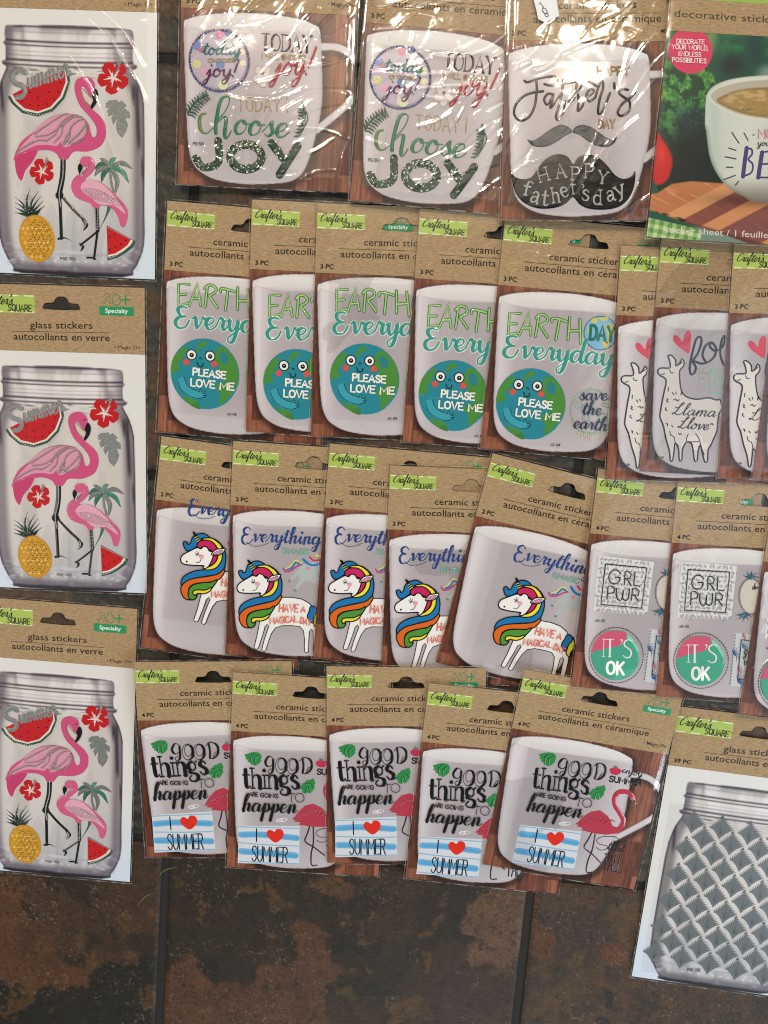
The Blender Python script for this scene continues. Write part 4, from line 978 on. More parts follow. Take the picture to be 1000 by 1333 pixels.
b.stroke([(672, 825), (850, 850), (815, 1200), (632, 1190)], 8, '#20242c', smooth=False, closed=True)
b.curs('good', (690, 960), (840, 975), 44, 9, 5, dk); b.curs('vibes', (685, 1060), (835, 1075), 44, 9, 5, dk) if 'b' in CURS else None
add('girl', 'leafy_card_sticker', b, 'vinyl')
add('girl', 'code_print', code(Gf, 92, 712, 180, 24, 'AG-415'), 'ink')

# --- good things / summer
def leaf(b, pts, veins, col='#2f8a48', dark='#17602e'):
    b.poly(pts, col, smooth=True, n=3, bev=.15, raise_=.08)
    for v in veins:
        b.stroke([(p[0] + 6, p[1] + 5) for p in v], 5, '#58b06c', h=.05); b.stroke(v, 7, '#0e3a1e', h=.06)
b = MB(Sa, base=.4)
leaf(b, [(122, 60), (150, 52), (190, 46), (236, 58), (246, 90), (232, 104), (240, 112), (215, 136), (182, 148), (176, 136), (160, 138), (152, 118), (136, 112), (140, 98), (124, 90), (132, 78)], [[(130, 62), (185, 95), (235, 100)], [(160, 80), (190, 58)], [(185, 95), (225, 72)], [(165, 84), (160, 120)], [(190, 97), (190, 130)]])
leaf(b, [(596, 290), (602, 325), (590, 340), (594, 352), (570, 382), (545, 396), (535, 385), (520, 395), (496, 380), (500, 366), (486, 356), (484, 336), (500, 330), (508, 316), (525, 312), (540, 298), (566, 296)], [[(592, 294), (540, 345), (495, 350)], [(565, 320), (580, 350)], [(545, 340), (555, 380)], [(560, 322), (530, 318)], [(535, 346), (520, 380)]])
ink = '#16171a'
b.stroke([(330, 112), (302, 90), (270, 118), (268, 152), (290, 166), (316, 148), (326, 112), (318, 165), (302, 205), (280, 218), (272, 196), (296, 182)], 19, ink, contrast=5)
for cx, cy in ((374, 168), (456, 182)):
    b.stroke(ell(cx, cy, 40, 58, 22, rot=14), 22, ink, smooth=False, closed=True, contrast=4); b.stroke(ell(cx + 6, cy - 10, 26, 42, 18, rot=14), 3.5, ink, smooth=False, closed=True)
b.stroke([(542, 136), (538, 190), (524, 238)], 16, ink, contrast=6); b.stroke([(518, 150), (545, 128), (585, 140), (602, 175), (588, 218), (550, 246), (520, 240)], 19, ink, contrast=5); b.stroke([(545, 245), (575, 205), (598, 216)], 3.5, ink)
# things
b.caps('things', (72, 300), (478, 352), 148, 30, ink, contrast=12, serif=.9, font=ROM, gap=1.0)
b.caps('ARE', (104, 362), (166, 372), 29, 6.5, ink, flat=True); b.caps('GOING', (184, 378), (312, 400), 29, 6.5, ink, flat=True)
b.stroke([(398, 376), (440, 382)], 5, ink); b.stroke([(418, 380), (404, 440)], 5, ink); b.stroke(ell(470, 416, 33, 33, 22), 5, ink, smooth=False, closed=True)
b.curs('happen', (26, 466), (428, 526), 62, 22, 6, ink, slant=.2)
add('summer', 'good_things_sticker', b, 'vinyl')
b = MB(Sa, base=.4)
b.poly([(632, 172), (655, 160), (690, 166), (712, 178), (708, 200), (680, 216), (645, 208), (630, 190)], '#c2345a', smooth=True, raise_=.1, bev=.2)
for p in ([(668, 162), (656, 142)], [(672, 160), (676, 138)], [(678, 162), (692, 148)]): b.stroke(p, 12, '#3a7a52', taper=1)
b.curs('enjoy', (712, 196), (862, 232), 24, 8, 4, ink); b.caps('SUMMER', (628, 262), (856, 296), 40, 11, ink)
add('summer', 'enjoy_summer_sticker', b, 'vinyl')
b = MB(Sa, base=.4)
rd = '#b53c50'
for p in ([(512, 627), (480, 690), (452, 748), (510, 800), (576, 868)], [(533, 640), (512, 764), (480, 848), (470, 932), (510, 938)]): b.stroke(p, 13, '#3b2838')
b.poly([(385, 574), (402, 560), (440, 520), (500, 480), (565, 472), (622, 515), (660, 590), (690, 600), (712, 575), (735, 540), (755, 560), (748, 605), (705, 645), (607, 656), (512, 642), (430, 618), (442, 602), (395, 590), (415, 580)], rd, bev=.4, raise_=.2)
b.stroke([(728, 590), (735, 545), (705, 490), (675, 440), (668, 385), (690, 345), (735, 336), (778, 352), (800, 385)], 40, rd, h=.3)
b.stroke([(796, 382), (822, 412), (822, 440)], 22, '#e8dcd8', taper=1, h=.32); b.stroke([(812, 400), (832, 428), (822, 455)], 13, '#2a1c20', taper=1, h=.34)
b.poly(ell(788, 362, 4, 4, 8), '#1c1518', low=b.top / MM + .3)
b.top += .2 * MM
for i in range(16):
    x = 410 + i * 13; b.stroke([(x, 575 - 30 * math.sin(i / 5)), (x + 30, 555 - 34 * math.sin(i / 5)), (x + 70, 560 - 30 * math.sin(i / 5))], 3.5, ('#8e2338', '#cf5a68')[i % 2], h=.08)
add('summer', 'flamingo_sticker', b, 'puffy')
b = MB(Sb, base=.4)
b.poly([(95, 68), (515, 120), (465, 388), (38, 328)], '#d4d9df')
for p, wd in (([(100, 132), (250, 150), (478, 200)], 44), ([(78, 248), (250, 280), (450, 322)], 46), ([(95, 76), (300, 106), (508, 136)], 7), ([(75, 186), (280, 226), (482, 258)], 7), ([(50, 316), (250, 352), (462, 382)], 7)):
    b.stroke(p, wd, '#6fb0d8' if wd > 10 else '#86b6d4', flat=True)
    if wd > 10: b.stroke([(q[0] + 6, q[1] + 4) for q in p], wd * .5, '#5ba4d2', flat=True)
b.stroke([(214, 104), (197, 192)], 8, ink, flat=True)
b.poly([(330, 216), (292, 185), (276, 150), (288, 127), (312, 122), (334, 140), (352, 122), (382, 126), (396, 150), (385, 185)], '#dc3124', smooth=True, n=3, bev=.25, raise_=.12)
b.caps('SUMMER', (140, 324), (384, 364), 106, 9, ink, gap=1.3, slant=.05)
add('summer', 'striped_summer_sticker', b, 'vinyl')
b = MB(Sb, base=.4)
b.stroke([(775, 186), (740, 160), (660, 158), (618, 180), (640, 210), (690, 222), (680, 246), (640, 250), (618, 232)], 6, '#35303a')
b.curs('tand', (690, 248), (800, 268), 32, 9, 6, '#25202a'); b.caps('TALL', (660, 388), (782, 408), 112, 10, '#25202a', gap=1.4)
add('summer', 'stand_tall_sticker', b, 'vinyl')
add('summer', 'code_print', code(Sb, 368, 70, 430, 13, 'AG-399', True), 'ink')

# --- choose joy
rr = random.Random(9)
b = MB(Ja, base=.5)
b.poly(ell(268, 285, 188, 196, 44), '#b3a9b8', bev=.5, raise_=.3); b.top += .3 * MM
for x, y, r, c_ in ((283, 110, 30, '#c77a9c'), (345, 98, 28, '#46508e'), (125, 180, 30, '#5a74b4'), (113, 303, 30, '#cdc689'), (275, 312, 30, '#4a74ae'), (165, 360, 28, '#d49ab0'), (400, 172, 24, '#e6e6e2'), (430, 235, 22, '#d6d3a4'), (432, 310, 22, '#d8d4a8'), (285, 455, 34, '#cfd6b0'), (150, 205, 20, '#a04a64'), (345, 180, 20, '#cfd8cf')):
    b.poly(ell(x, y, r, r, 16), c_, low=b.top / MM)
b.top += .1 * MM
b.curs('today', (158, 240), (418, 252), 44, 13, 7, '#2e7474', h=.35); b.caps('CHOOSE', (192, 296), (376, 300), 24, 7, '#a8936a', h=.2); b.curs('joy!', (172, 392), (378, 400), 52, 13, 7, '#5a2450', h=.35)
add('joy', 'round_joy_sticker', b, 'vinyl')
b = MB(Ja, base=.5)
for i in range(64):
    a = i * 2 * math.pi / 64; b.ball(268 + 203 * math.cos(a), 285 + 210 * math.sin(a), 10.5, ('#54487c', '#6a5f96', '#3f3a6c')[i % 3], 1.0)
add('joy', 'beaded_rim', b, 'bead')
b = MB(Ja, base=.5)
b.caps('TODAY', (562, 222), (900, 252), 112, 17, '#3c2026', contrast=7, serif=.8, h=.3); b.caps('I WILL CHOOSE', (562, 284), (858, 306), 34, 7, '#b09868', h=.2)
for k in range(5):
    a = math.radians(k * 72 + 20); cx, cy = 562 + 36 * math.cos(a), 405 + 40 * math.sin(a)
    b.poly(ell(cx, cy, 36, 26, 16, rot=k * 72 + 20), '#cfc6c2', bev=.3, raise_=.15)
for k in range(9):
    a = math.radians(k * 40); b.stroke([(565, 388), (565 + 34 * math.cos(a), 388 + 30 * math.sin(a))], 6, '#4a2c28', taper=1, h=.2)
b.curs('joy!', (640, 398), (882, 400), 82, 15, 8, '#b5303f', slant=.3, h=.45)
add('joy', 'today_joy_sticker', b, 'puffy')
b = MB(Jb, base=.5)
b.caps('TODAY I', (372, 186), (712, 206), 96, 9, '#ab9465', h=.2, gap=2.4)
gr = '#2f7a50'
for wd, cc in ((26, '#2d7650'),):
    b.stroke([(150, 195), (120, 205), (104, 250), (112, 310), (150, 330), (195, 295)], wd, '#5f7d45', contrast=8, h=.4)
    b.stroke([(225, 250), (290, 180), (322, 110), (305, 84), (265, 105), (235, 190), (215, 280), (212, 330)], wd, cc, contrast=8, h=.4)
    b.stroke([(222, 270), (270, 225), (290, 240), (272, 340), (285, 370), (320, 320)], wd, cc, contrast=8, h=.4)
    b.curs('oose', (330, 340), (700, 380), 96, wd, 8, cc, slant=.2, h=.4)
for cx, cy, sx in ((30, 200, 1), (850, 340, -1)):
    stem = [(cx, cy), (cx + sx * 60, cy - 90), (cx + sx * 150, cy - 130)] if sx > 0 else [(800, 350), (850, 250), (815, 165)]
    b.stroke(stem, 6, '#22372c')
    for k in range(9):
        t = k / 9; px = stem[0][0] * (1 - t) ** 2 + 2 * stem[1][0] * t * (1 - t) + stem[2][0] * t * t; py = stem[0][1] * (1 - t) ** 2 + 2 * stem[1][1] * t * (1 - t) + stem[2][1] * t * t
        for s_ in (-1, 1):
            a = math.radians((-40 if sx > 0 else 200) + s_ * (50 if sx > 0 else -60) + t * 20); L = 62 * (1 - .35 * t)
            b.stroke([(px, py), (px + L * .5 * math.cos(a), py + L * .5 * math.sin(a)), (px + L * math.cos(a + .3 * s_), py + L * math.sin(a + .3 * s_))], 15, ('#4e6a5a', '#2f4a3e')[k % 2], taper=2, h=.2)
add('joy', 'choose_sticker', b, 'puffy')
b = MB(Jb, base=.5)
def leafy(b, path, wd, closed=False, smooth=True):
    b.stroke(path, wd, '#263f30', smooth=smooth, closed=closed, h=.55)
    P = cr(path, closed, 6) if smooth and len(path) > 2 else [(path[0][0] + (path[-1][0] - path[0][0]) * t / 8, path[0][1] + (path[-1][1] - path[0][1]) * t / 8) for t in range(9)]
    b.top += .55 * MM
    for p in P:
        for _ in range(5):
            x, y = p[0] + rr.uniform(-.36, .36) * wd, p[1] + rr.uniform(-.36, .36) * wd; a = rr.random() * 6.28; L = rr.uniform(8, 20)
            ca, sa = math.cos(a), math.sin(a)
            dz = -.35 * MM * (math.hypot(x - p[0], y - p[1]) / wd * 2)
            b.top += dz
            b.poly([(x, y), (x + L * .4 * ca - 5 * sa, y + L * .4 * sa + 5 * ca), (x + L * ca, y + L * sa), (x + L * .4 * ca + 5 * sa, y + L * .4 * sa - 5 * ca)], ('#101a14', '#5d7a60', '#b9c8b4', '#31503a', '#e4e6d8')[rr.randrange(5)], low=b.top / MM); b.top -= b.step * .98 + dz
    b.top -= .5 * MM
leafy(b, [(224, 385), (224, 500), (200, 545), (150, 562), (98, 555), (62, 500)], 56)
leafy(b, ell(408, 502, 108, 86, 10), 58, True)
leafy(b, [(590, 415), (662, 520)], 56, smooth=False); leafy(b, [(768, 440), (632, 632)], 56, smooth=False)
add('joy', 'joy_word_sticker', b, 'foil')
add('joy', 'code_print', code(Jb, 50, 408, 125, 22, 'PG-324'), 'ink')

# --- father's day
b = MB(Fa, base=.5)
mk = '#2c1c22'
for p in ([(125, 155), (150, 165), (220, 140), (300, 125), (350, 124), (362, 150)], [(210, 150), (212, 230), (195, 340), (150, 420), (90, 440), (50, 400), (60, 330), (120, 265), (200, 236), (258, 230)],
          [(330, 250), (290, 248), (265, 290), (288, 325), (330, 262)], [(332, 255), (308, 350), (348, 300), (385, 250)], [(402, 148), (385, 280), (350, 400), (364, 435), (400, 380), (412, 300)], [(268, 178), (330, 190), (450, 165), (580, 160), (640, 190)],
          [(440, 300), (500, 240), (545, 160), (560, 105), (535, 75), (508, 125), (490, 220), (455, 295)], [(470, 290), (500, 245), (512, 290), (505, 370), (540, 330), (548, 285)], [(556, 275), (600, 250), (622, 222), (592, 214), (565, 260), (588, 300), (632, 268)],
          [(632, 265), (652, 200), (680, 150), (686, 200), (662, 280), (650, 380), (680, 372), (735, 240)], [(765, 170), (768, 206)], [(862, 216), (820, 210), (800, 240), (838, 270), (874, 300), (872, 365), (820, 402), (790, 380), (818, 320), (880, 270), (912, 236)]):
    b.stroke(p, 18, mk, h=.5)
add('father', 'fathers_word_sticker', b, 'puffy')
b = MB(Fa, base=.5)
b.caps('HAPPY', (645, 110), (872, 112), 58, 14, '#8f7346'); b.caps('DAY', (655, 490), (768, 492), 60, 14, '#8f7346')
add('father', 'gold_word_sticker', b, 'foil')
b = MB(Fb, base=.4)
L1_ = [(168, 152), (205, 162), (265, 130), (335, 80), (400, 52), (450, 64), (478, 100), (430, 130), (370, 170), (310, 200), (245, 206), (195, 190)]
R1_ = [(482, 100), (510, 62), (562, 52), (630, 78), (690, 122), (752, 152), (788, 132), (770, 175), (720, 204), (650, 196), (590, 165), (530, 122)]
for P in (L1_, R1_): b.poly(P, '#222527', smooth=True, bev=.4, raise_=.35)
b.top += .35 * MM
for k in range(6):
    t = k / 5
    b.stroke([(200 + 4 * k, 166 + 5 * k), (270 + 10 * t, 140 + 46 * t), (340, 96 + 70 * t), (400, 66 + 66 * t), (462, 84 + 16 * t)], 3, '#7d8284', h=.1)
    b.stroke([(760 - 4 * k, 164 + 5 * k), (690, 140 + 44 * t), (630, 96 + 74 * t), (560, 66 + 62 * t), (500, 84 + 12 * t)], 3, '#7d8284', h=.1)
add('father', 'grey_moustache_sticker', b, 'puffy')
b = MB(Fb, base=.4)
b.poly([(50, 370), (66, 400), (95, 422), (150, 430), (205, 405), (260, 325), (320, 272), (390, 255), (450, 275), (485, 325), (520, 275), (590, 255), (660, 278), (720, 332), (775, 398), (835, 425), (890, 402), (915, 370), (908, 470), (870, 560), (800, 620), (700, 640), (590, 633), (525, 600), (482, 552), (430, 600), (350, 630), (240, 634), (150, 600), (90, 540), (62, 460)], '#090a0b', smooth=True, n=3, bev=1.2, raise_=.55)
b.top += .55 * MM
sv = '#a7a7a2'
for ch, x, y, r_, H, wd_ in (('H', 258, 452, -16, 92, 60), ('A', 372, 424, -8, 98, 62), ('P', 476, 434, 0, 90, 52), ('P', 568, 418, 3, 96, 54), ('Y', 652, 452, 10, 84, 60)):
    a = math.radians(r_); b.caps(ch, (x, y), (x + wd_ * math.cos(a), y + wd_ * math.sin(a)), H, 15, sv, contrast=8, serif=.9)
for ch, x, y, r_, H, wd_ in (('f', 128, 536, 14, 100, 54), ('a', 178, 586, 18, 120, 56), ('t', 258, 612, 8, 110, 44), ('h', 342, 596, -8, 104, 50), ('e', 408, 560, -18, 104, 50), ('r', 478, 532, -8, 100, 30), ('s', 540, 574, 8, 110, 50), ('d', 622, 606, 0, 100, 62), ('a', 722, 586, -12, 110, 54), ('y', 792, 556, -22, 110, 62)):
    a = math.radians(r_); b.caps(ch, (x, y), (x + wd_ * math.cos(a), y + wd_ * math.sin(a)), H, 15, sv, contrast=9, serif=.8, font=ROM)
b.stroke([(545, 466), (556, 476), (548, 492)], 9, sv)
add('father', 'black_moustache_sticker', b, 'puffy')

# --- flamingo jar
def seeds(b, pts, col='#2a1512'):
    for x, y in pts: b.poly(ell(x, y, 6, 4.5, 8), col, low=b.top / MM)
def hib(b, cx, cy, r, rot):
    b.top += .02 * MM
    for k in range(5):
        a = math.radians(rot + 72 * k)
        px, py = math.cos(a), math.sin(a); qx, qy = -py, px
        b.poly([(cx + px * r * u_ + qx * r * v_, cy + py * r * u_ + qy * r * v_) for u_, v_ in ((.08, 0), (.45, -.34), (.85, -.40), (1.0, -.18), (1.06, 0), (.98, .2), (.82, .42), (.42, .32))], '#bd2027', smooth=True, n=3, bev=.3, raise_=.15)
    b.top += .16 * MM
    for k in range(5):
        a = math.radians(rot + 72 * k); px, py = math.cos(a), math.sin(a); qx, qy = -py, px
        b.stroke([(cx, cy), (cx + px * r * .62, cy + py * r * .62)], r * .2, '#e6d6cc', taper=1, h=.3); b.stroke([(cx, cy), (cx + px * r * .35 + qx * r * .14, cy + py * r * .35 + qy * r * .14)], r * .11, '#e6d6cc', taper=1, h=.3)
    b.stroke([(cx, cy), (cx + r * .3, cy - r * .5), (cx + r * .38, cy - r * .95)], r * .09, '#8d8f8c', h=.3)
    for dx, dy in ((.30, -.86), (.45, -.9), (.42, -.74), (.38, -1.0)): b.ball(cx + r * dx, cy + r * dy, r * .07, '#9a9c98', 1)
b = MB(Ba, base=.4)
b.poly([(35, 465), (120, 430), (250, 360), (395, 285), (428, 300), (438, 380), (402, 480), (330, 555), (232, 588), (130, 566), (62, 508)], '#39564c', bev=.4, raise_=.3); b.top += .3 * MM
b.poly([(52, 458), (180, 400), (300, 330), (405, 290), (424, 378), (390, 470), (322, 540), (232, 570), (138, 550), (78, 500)], '#dcd8cc', low=b.top / MM)
b.poly([(68, 452), (200, 385), (405, 298), (411, 376), (378, 462), (314, 530), (232, 558), (146, 538), (92, 492)], '#c0242a', low=b.top / MM)
seeds(b, [(130, 495), (182, 515), (238, 522), (292, 512), (338, 482), (366, 438), (380, 382), (305, 440), (232, 472), (180, 440)])
for k in range(30):
    a = math.radians(158 - k * 5.4); b.ball(238 + 196 * math.cos(a), 378 + 200 * math.sin(a), 4, '#cfd4cc', .9)
add('jar', 'watermelon_sticker', b, 'vinyl')
b = MB(Ba, base=.75)
sl = '#868a89'
b.stroke([(148, 318), (118, 300), (75, 318), (62, 350), (85, 382), (130, 400), (150, 430), (130, 465), (98, 470)], 36, sl, h=.2)
b.curs('ummer', (168, 418), (440, 335), 66, 20, 15, sl, slant=.1, h=.2); b.stroke([(440, 328), (475, 326)], 18, sl, taper=1)
add('jar', 'summer_word_sticker', b, 'foil')
b = MB(Ba, base=.4); hib(b, 714, 350, 98, -120); add('jar', 'hibiscus_sticker', b, 'vinyl')
b = MB(Bb, base=.4); hib(b, 268, 238, 78, -112); add('jar', 'hibiscus_sticker', b, 'vinyl')
b = MB(Ba, base=.4)
b.poly([(668, 508), (690, 488), (740, 483), (752, 500), (770, 488), (806, 520), (790, 535), (826, 560), (828, 600), (800, 596), (818, 640), (806, 680), (780, 720), (748, 690), (738, 650), (745, 600), (722, 640), (706, 600), (722, 570), (690, 590), (678, 552), (700, 532), (672, 535)], '#7f8582', bev=.3, raise_=.15)
b.stroke([(690, 500), (750, 580), (780, 700)], 4, '#a3a8a5')
add('jar', 'monstera_sticker', b, 'foil')
b = MB(Ba, base=.4)
pk = '#cc527f'
B2 = lambda p: (p[0], p[1] * (6.85 / 6.85) + 684.2)      # lower drawing continues the upper one
def bb(pts): return [(x * 1.0, y + 684.2) for x, y in pts]
b.poly(bb([(90, 150), (150, 128), (232, 112), (205, 178), (155, 240), (135, 298), (122, 302), (100, 270), (86, 212)]), '#c4426f', smooth=True, bev=.4, raise_=.2)
b.stroke(bb([(400, 150), (398, 270), (378, 385)]), 40, '#1b2322', h=.25); b.stroke(bb([(380, 385), (390, 540), (396, 668)]), 24, '#1b2322', h=.25); b.stroke(bb([(385, 388), (465, 478), (545, 552)]), 21, '#1b2322', h=.25)
b.poly(ell(380, 684 + 395, 26, 26, 16), '#1b2322', raise_=.25)
b.stroke(bb([(378, 672), (420, 666), (465, 684)]), 16, '#1b2322', h=.25, taper=1); b.stroke(bb([(532, 548), (560, 580), (540, 618)]), 28, '#1b2322', h=.25, taper=2)
b.poly([(530, 343), (480, 363), (466, 410), (480, 470), (510, 530), (570, 592), (610, 650), (614, 698), (598, 716), (582, 700), (565, 640), (535, 602), (480, 575), (400, 572), (320, 590), (260, 630), (210, 680), (150, 722), (108, 770), (76, 862), (130, 815), (220, 800), (300, 796), (358, 820), (378, 852), (430, 852), (468, 805), (560, 804), (640, 772), (674, 712), (672, 640), (640, 590), (588, 545), (530, 490), (512, 440), (518, 408), (540, 420), (575, 468), (590, 440), (600, 400), (580, 360)], pk, smooth=True, n=3, bev=.6, raise_=.35)
b.top += .3 * MM
b.poly([(514, 412), (560, 452), (578, 480), (582, 520), (572, 525), (530, 475)], '#d9c4b4', smooth=True, low=b.top / MM - .2)
b.poly([(598, 420), (614, 428), (622, 462), (610, 505), (580, 542), (576, 520), (590, 490), (580, 460)], '#17191c', smooth=True, low=b.top / MM - .2)
b.poly(ell(578, 398, 6, 6, 10), '#17191c', low=b.top / MM)
b.poly([(100, 820), (130, 770), (200, 700), (240, 650), (320, 594), (420, 576), (500, 584), (548, 625), (556, 690), (500, 735), (440, 772), (400, 778), (385, 745), (360, 770), (300, 765), (220, 770)], '#d79ab0', smooth=True, n=3, low=b.top / MM - .15)
wing = [[(210, 700), (300, 640), (400, 580), (430, 576)], [(220, 715), (310, 700), (400, 640), (480, 582)], [(290, 742), (350, 700), (380, 640), (440, 590), (490, 584)], [(340, 755), (390, 700), (400, 650), (450, 600), (520, 590)], [(400, 772), (440, 720), (450, 660), (490, 620), (535, 605)], [(400, 772), (420, 720), (440, 690)], [(430, 760), (500, 700), (550, 640)], [(90, 820), (150, 780), (230, 740), (300, 740)], [(450, 762), (530, 730), (556, 660), (540, 615)]]
for p in wing: b.stroke(p, 4, '#b9688a', h=.05)
add('jar', 'flamingo_sticker', b, 'vinyl')
b = MB(Ba, base=1.0)
def dots(b, path, n_, r=6.0, col='#8a807c'):
    P = cr(path, False, 8); L = [0]
    for i in range(1, len(P)): L.append(L[-1] + math.dist(P[i], P[i - 1]))
    for k in range(n_):
        t = L[-1] * (k + .5) / n_
        i = max(1, next(j for j, l in enumerate(L) if l >= t)); f_ = (t - L[i - 1]) / (L[i] - L[i - 1] + 1e-9)
        b.ball(P[i - 1][0] + (P[i][0] - P[i - 1][0]) * f_, P[i - 1][1] + (P[i][1] - P[i - 1][1]) * f_, r, col, 1.0)
for p in wing: dots(b, p, 20)
dots(b, [(512, 410), (545, 440), (575, 475)], 12, 3.6); dots(b, [(512, 430), (530, 480), (575, 528)], 14, 3.6); dots(b, bb([(402, 160), (402, 270), (380, 385), (392, 470)]), 42, 4.6, '#a9a8a2')
dots(b, bb([(545, 555), (558, 580), (542, 610)]), 10, 4, '#a9a8a2')
add('jar', 'rhinestone_beads', b, 'bead')
# small flamingo, palm
b = MB(Bb, base=.4)
fr = '#2f6a58'
b.stroke([(705, 220), (712, 300), (730, 360)], 20, '#7b807c'); b.stroke([(705, 440), (690, 500), (645, 590)], 34, '#356a58', taper=1)
for p, c_ in (([(705, 215), (650, 195), (598, 228)], fr), ([(705, 215), (670, 180), (638, 160)], '#777d78'), ([(705, 215), (715, 175), (742, 155)], '#5f8f80'), ([(705, 215), (780, 190), (848, 225)], '#777d78'), ([(705, 215), (780, 240), (825, 312)], '#3f7f6c'), ([(705, 215), (750, 290), (742, 375)], '#777d78'), ([(705, 215), (665, 250), (650, 305)], fr), ([(705, 215), (640, 225), (605, 268)], '#777d78')):
    b.stroke(p, 36, c_, taper=2, h=.15)
add('jar', 'palm_sticker', b, 'foil')
b = MB(Bb, base=.62)
for p, wd in (([(622, 455), (632, 600)], 26), ([(632, 600), (612, 775)], 15), ([(632, 605), (575, 650), (522, 690)], 12)): b.stroke(p, wd, '#1b2322', smooth=False, h=.2)
b.stroke([(568, 768), (600, 768), (622, 776)], 12, '#1b2322'); b.stroke([(520, 682), (540, 700), (525, 728)], 18, '#1b2322', taper=2)
b.poly([(470, 300), (500, 282), (560, 292), (640, 302), (740, 380), (820, 470), (815, 555), (795, 580), (775, 560), (765, 520), (720, 462), (650, 442), (640, 465), (605, 462), (580, 432), (510, 408), (470, 370), (462, 335)], '#cf6088', smooth=True, n=3, bev=.5, raise_=.3)
b.stroke([(545, 178), (575, 172), (585, 215), (545, 258), (492, 292), (478, 335), (500, 380)], 42, '#cf6088', h=.35)
b.poly(ell(545, 180, 32, 30, 16), '#cf6088', raise_=.35)
b.top += .3 * MM
b.poly([(515, 190), (528, 205), (524, 240), (514, 262), (502, 235), (500, 208)], '#17191c', smooth=True, low=b.top / MM - .2); b.poly(ell(526, 178, 5, 5, 8), '#17191c', low=b.top / MM)
b.poly([(520, 345), (560, 292), (640, 306), (720, 372), (775, 440), (812, 500), (740, 450), (690, 445), (640, 440), (600, 412)], '#dfaabb', smooth=True, low=b.top / MM - .1)
add('jar', 'small_flamingo_sticker', b, 'vinyl')
b = MB(Bb, base=1.05)
rr = random.Random(5)
for j in range(11):
    dots(b, [(530 + j * 20, 345 - 26 * math.sin(j / 3.2) + j * 6), (560 + j * 22, 370 + j * 6), (600 + j * 19, 410 + j * 5)], 5 + (j < 8) * 3, 4.6)
dots(b, [(530, 232), (520, 258), (530, 268)], 4, 6, '#c2c0ba'); dots(b, [(555, 215), (545, 245), (525, 262)], 7, 4); dots(b, [(615, 465), (625, 600)], 14, 4, '#a9a8a2'); dots(b, [(632, 465), (636, 600)], 14, 4, '#a9a8a2')
# on the pineapple
for j in range(16):
    for i in range(12):
        x = 150 + i * 17 + (j % 2) * 8 + rr.uniform(-2, 2); y = 535 + j * 15 + rr.uniform(-2, 2)
        if ((x - 240 - (y - 650) * .12) / 100) ** 2 + ((y - 650) / 126) ** 2 < 1 and x > 165 + (y - 540) * .05 and (i + j) % 3 and x > 200 - (y - 540) * .1: b.ball(x, y, 4.2, '#54492c', 1)
for k in range(20): b.ball(175 + rr.uniform(-18, 40), 385 + k * 5.5, 4, '#8f928c', 1)
add('jar', 'rhinestone_beads', b, 'bead')
b = MB(Bb, base=.4)
b.poly([(690, 568), (880, 668), (862, 705), (822, 735), (765, 768), (700, 785)], '#33564a', bev=.3, raise_=.2); b.top += .2 * MM
b.poly([(692, 576), (862, 662), (845, 694), (806, 724), (756, 750), (702, 764)], '#e3ded2', low=b.top / MM); b.poly([(692, 578), (848, 656), (828, 690), (790, 718), (748, 742), (702, 752)], '#c3252a', low=b.top / MM)
seeds(b, [(742, 625), (710, 640), (815, 660), (786, 683), (750, 702), (715, 720)])
for k in range(16): b.ball(712 + k * 9.8, 770 - k * 2.2 - k * k * .28, 4, '#d2d6ce', .9)
add('jar', 'watermelon_slice_sticker', b, 'vinyl')
b = MB(Bb, base=.4)
for x0, y0, x1, y1, x2, y2 in ((190, 505, 170, 420, 190, 345), (190, 505, 200, 430, 245, 358), (190, 505, 150, 440, 97, 395), (190, 505, 215, 450, 262, 388), (190, 505, 150, 460, 97, 428), (190, 505, 225, 470, 275, 420), (190, 508, 140, 480, 97, 458), (190, 508, 235, 485, 288, 448), (190, 510, 140, 498, 97, 488), (195, 510, 240, 495, 262, 470)):
    b.stroke([(x0, y0), (x1, y1), (x2, y2)], 30, '#22382f', taper=1, h=.15)
pe = [(240 + 116 * math.cos(t) - 14 * math.sin(t) * -1 * 0 + (150 * math.sin(t)) * .10, 650 + 147 * math.sin(t)) for t in [i * 2 * math.pi / 36 for i in range(36)]]
b.poly(pe, '#c8922c', bev=.8, raise_=.4); b.top += .4 * MM
for j in range(9):
    for i in range(7):
        x = 150 + i * 30 + (j % 2) * 15; y = 530 + j * 29
        if ((x - 240 - (y - 650) * .1) / 98) ** 2 + ((y - 650) / 128) ** 2 < 1: b.poly([(x, y - 14), (x + 13, y), (x, y + 14), (x - 13, y)], ('#dcae48', '#d3a03a', '#e2ba5c')[(i * 3 + j) % 3], low=b.top / MM); b.top -= b.step
add('jar', 'pineapple_sticker', b, 'vinyl')
add('jar', 'code_print', code(Bb, 393, 782, 490, 17, 'PGE-703'), 'ink')

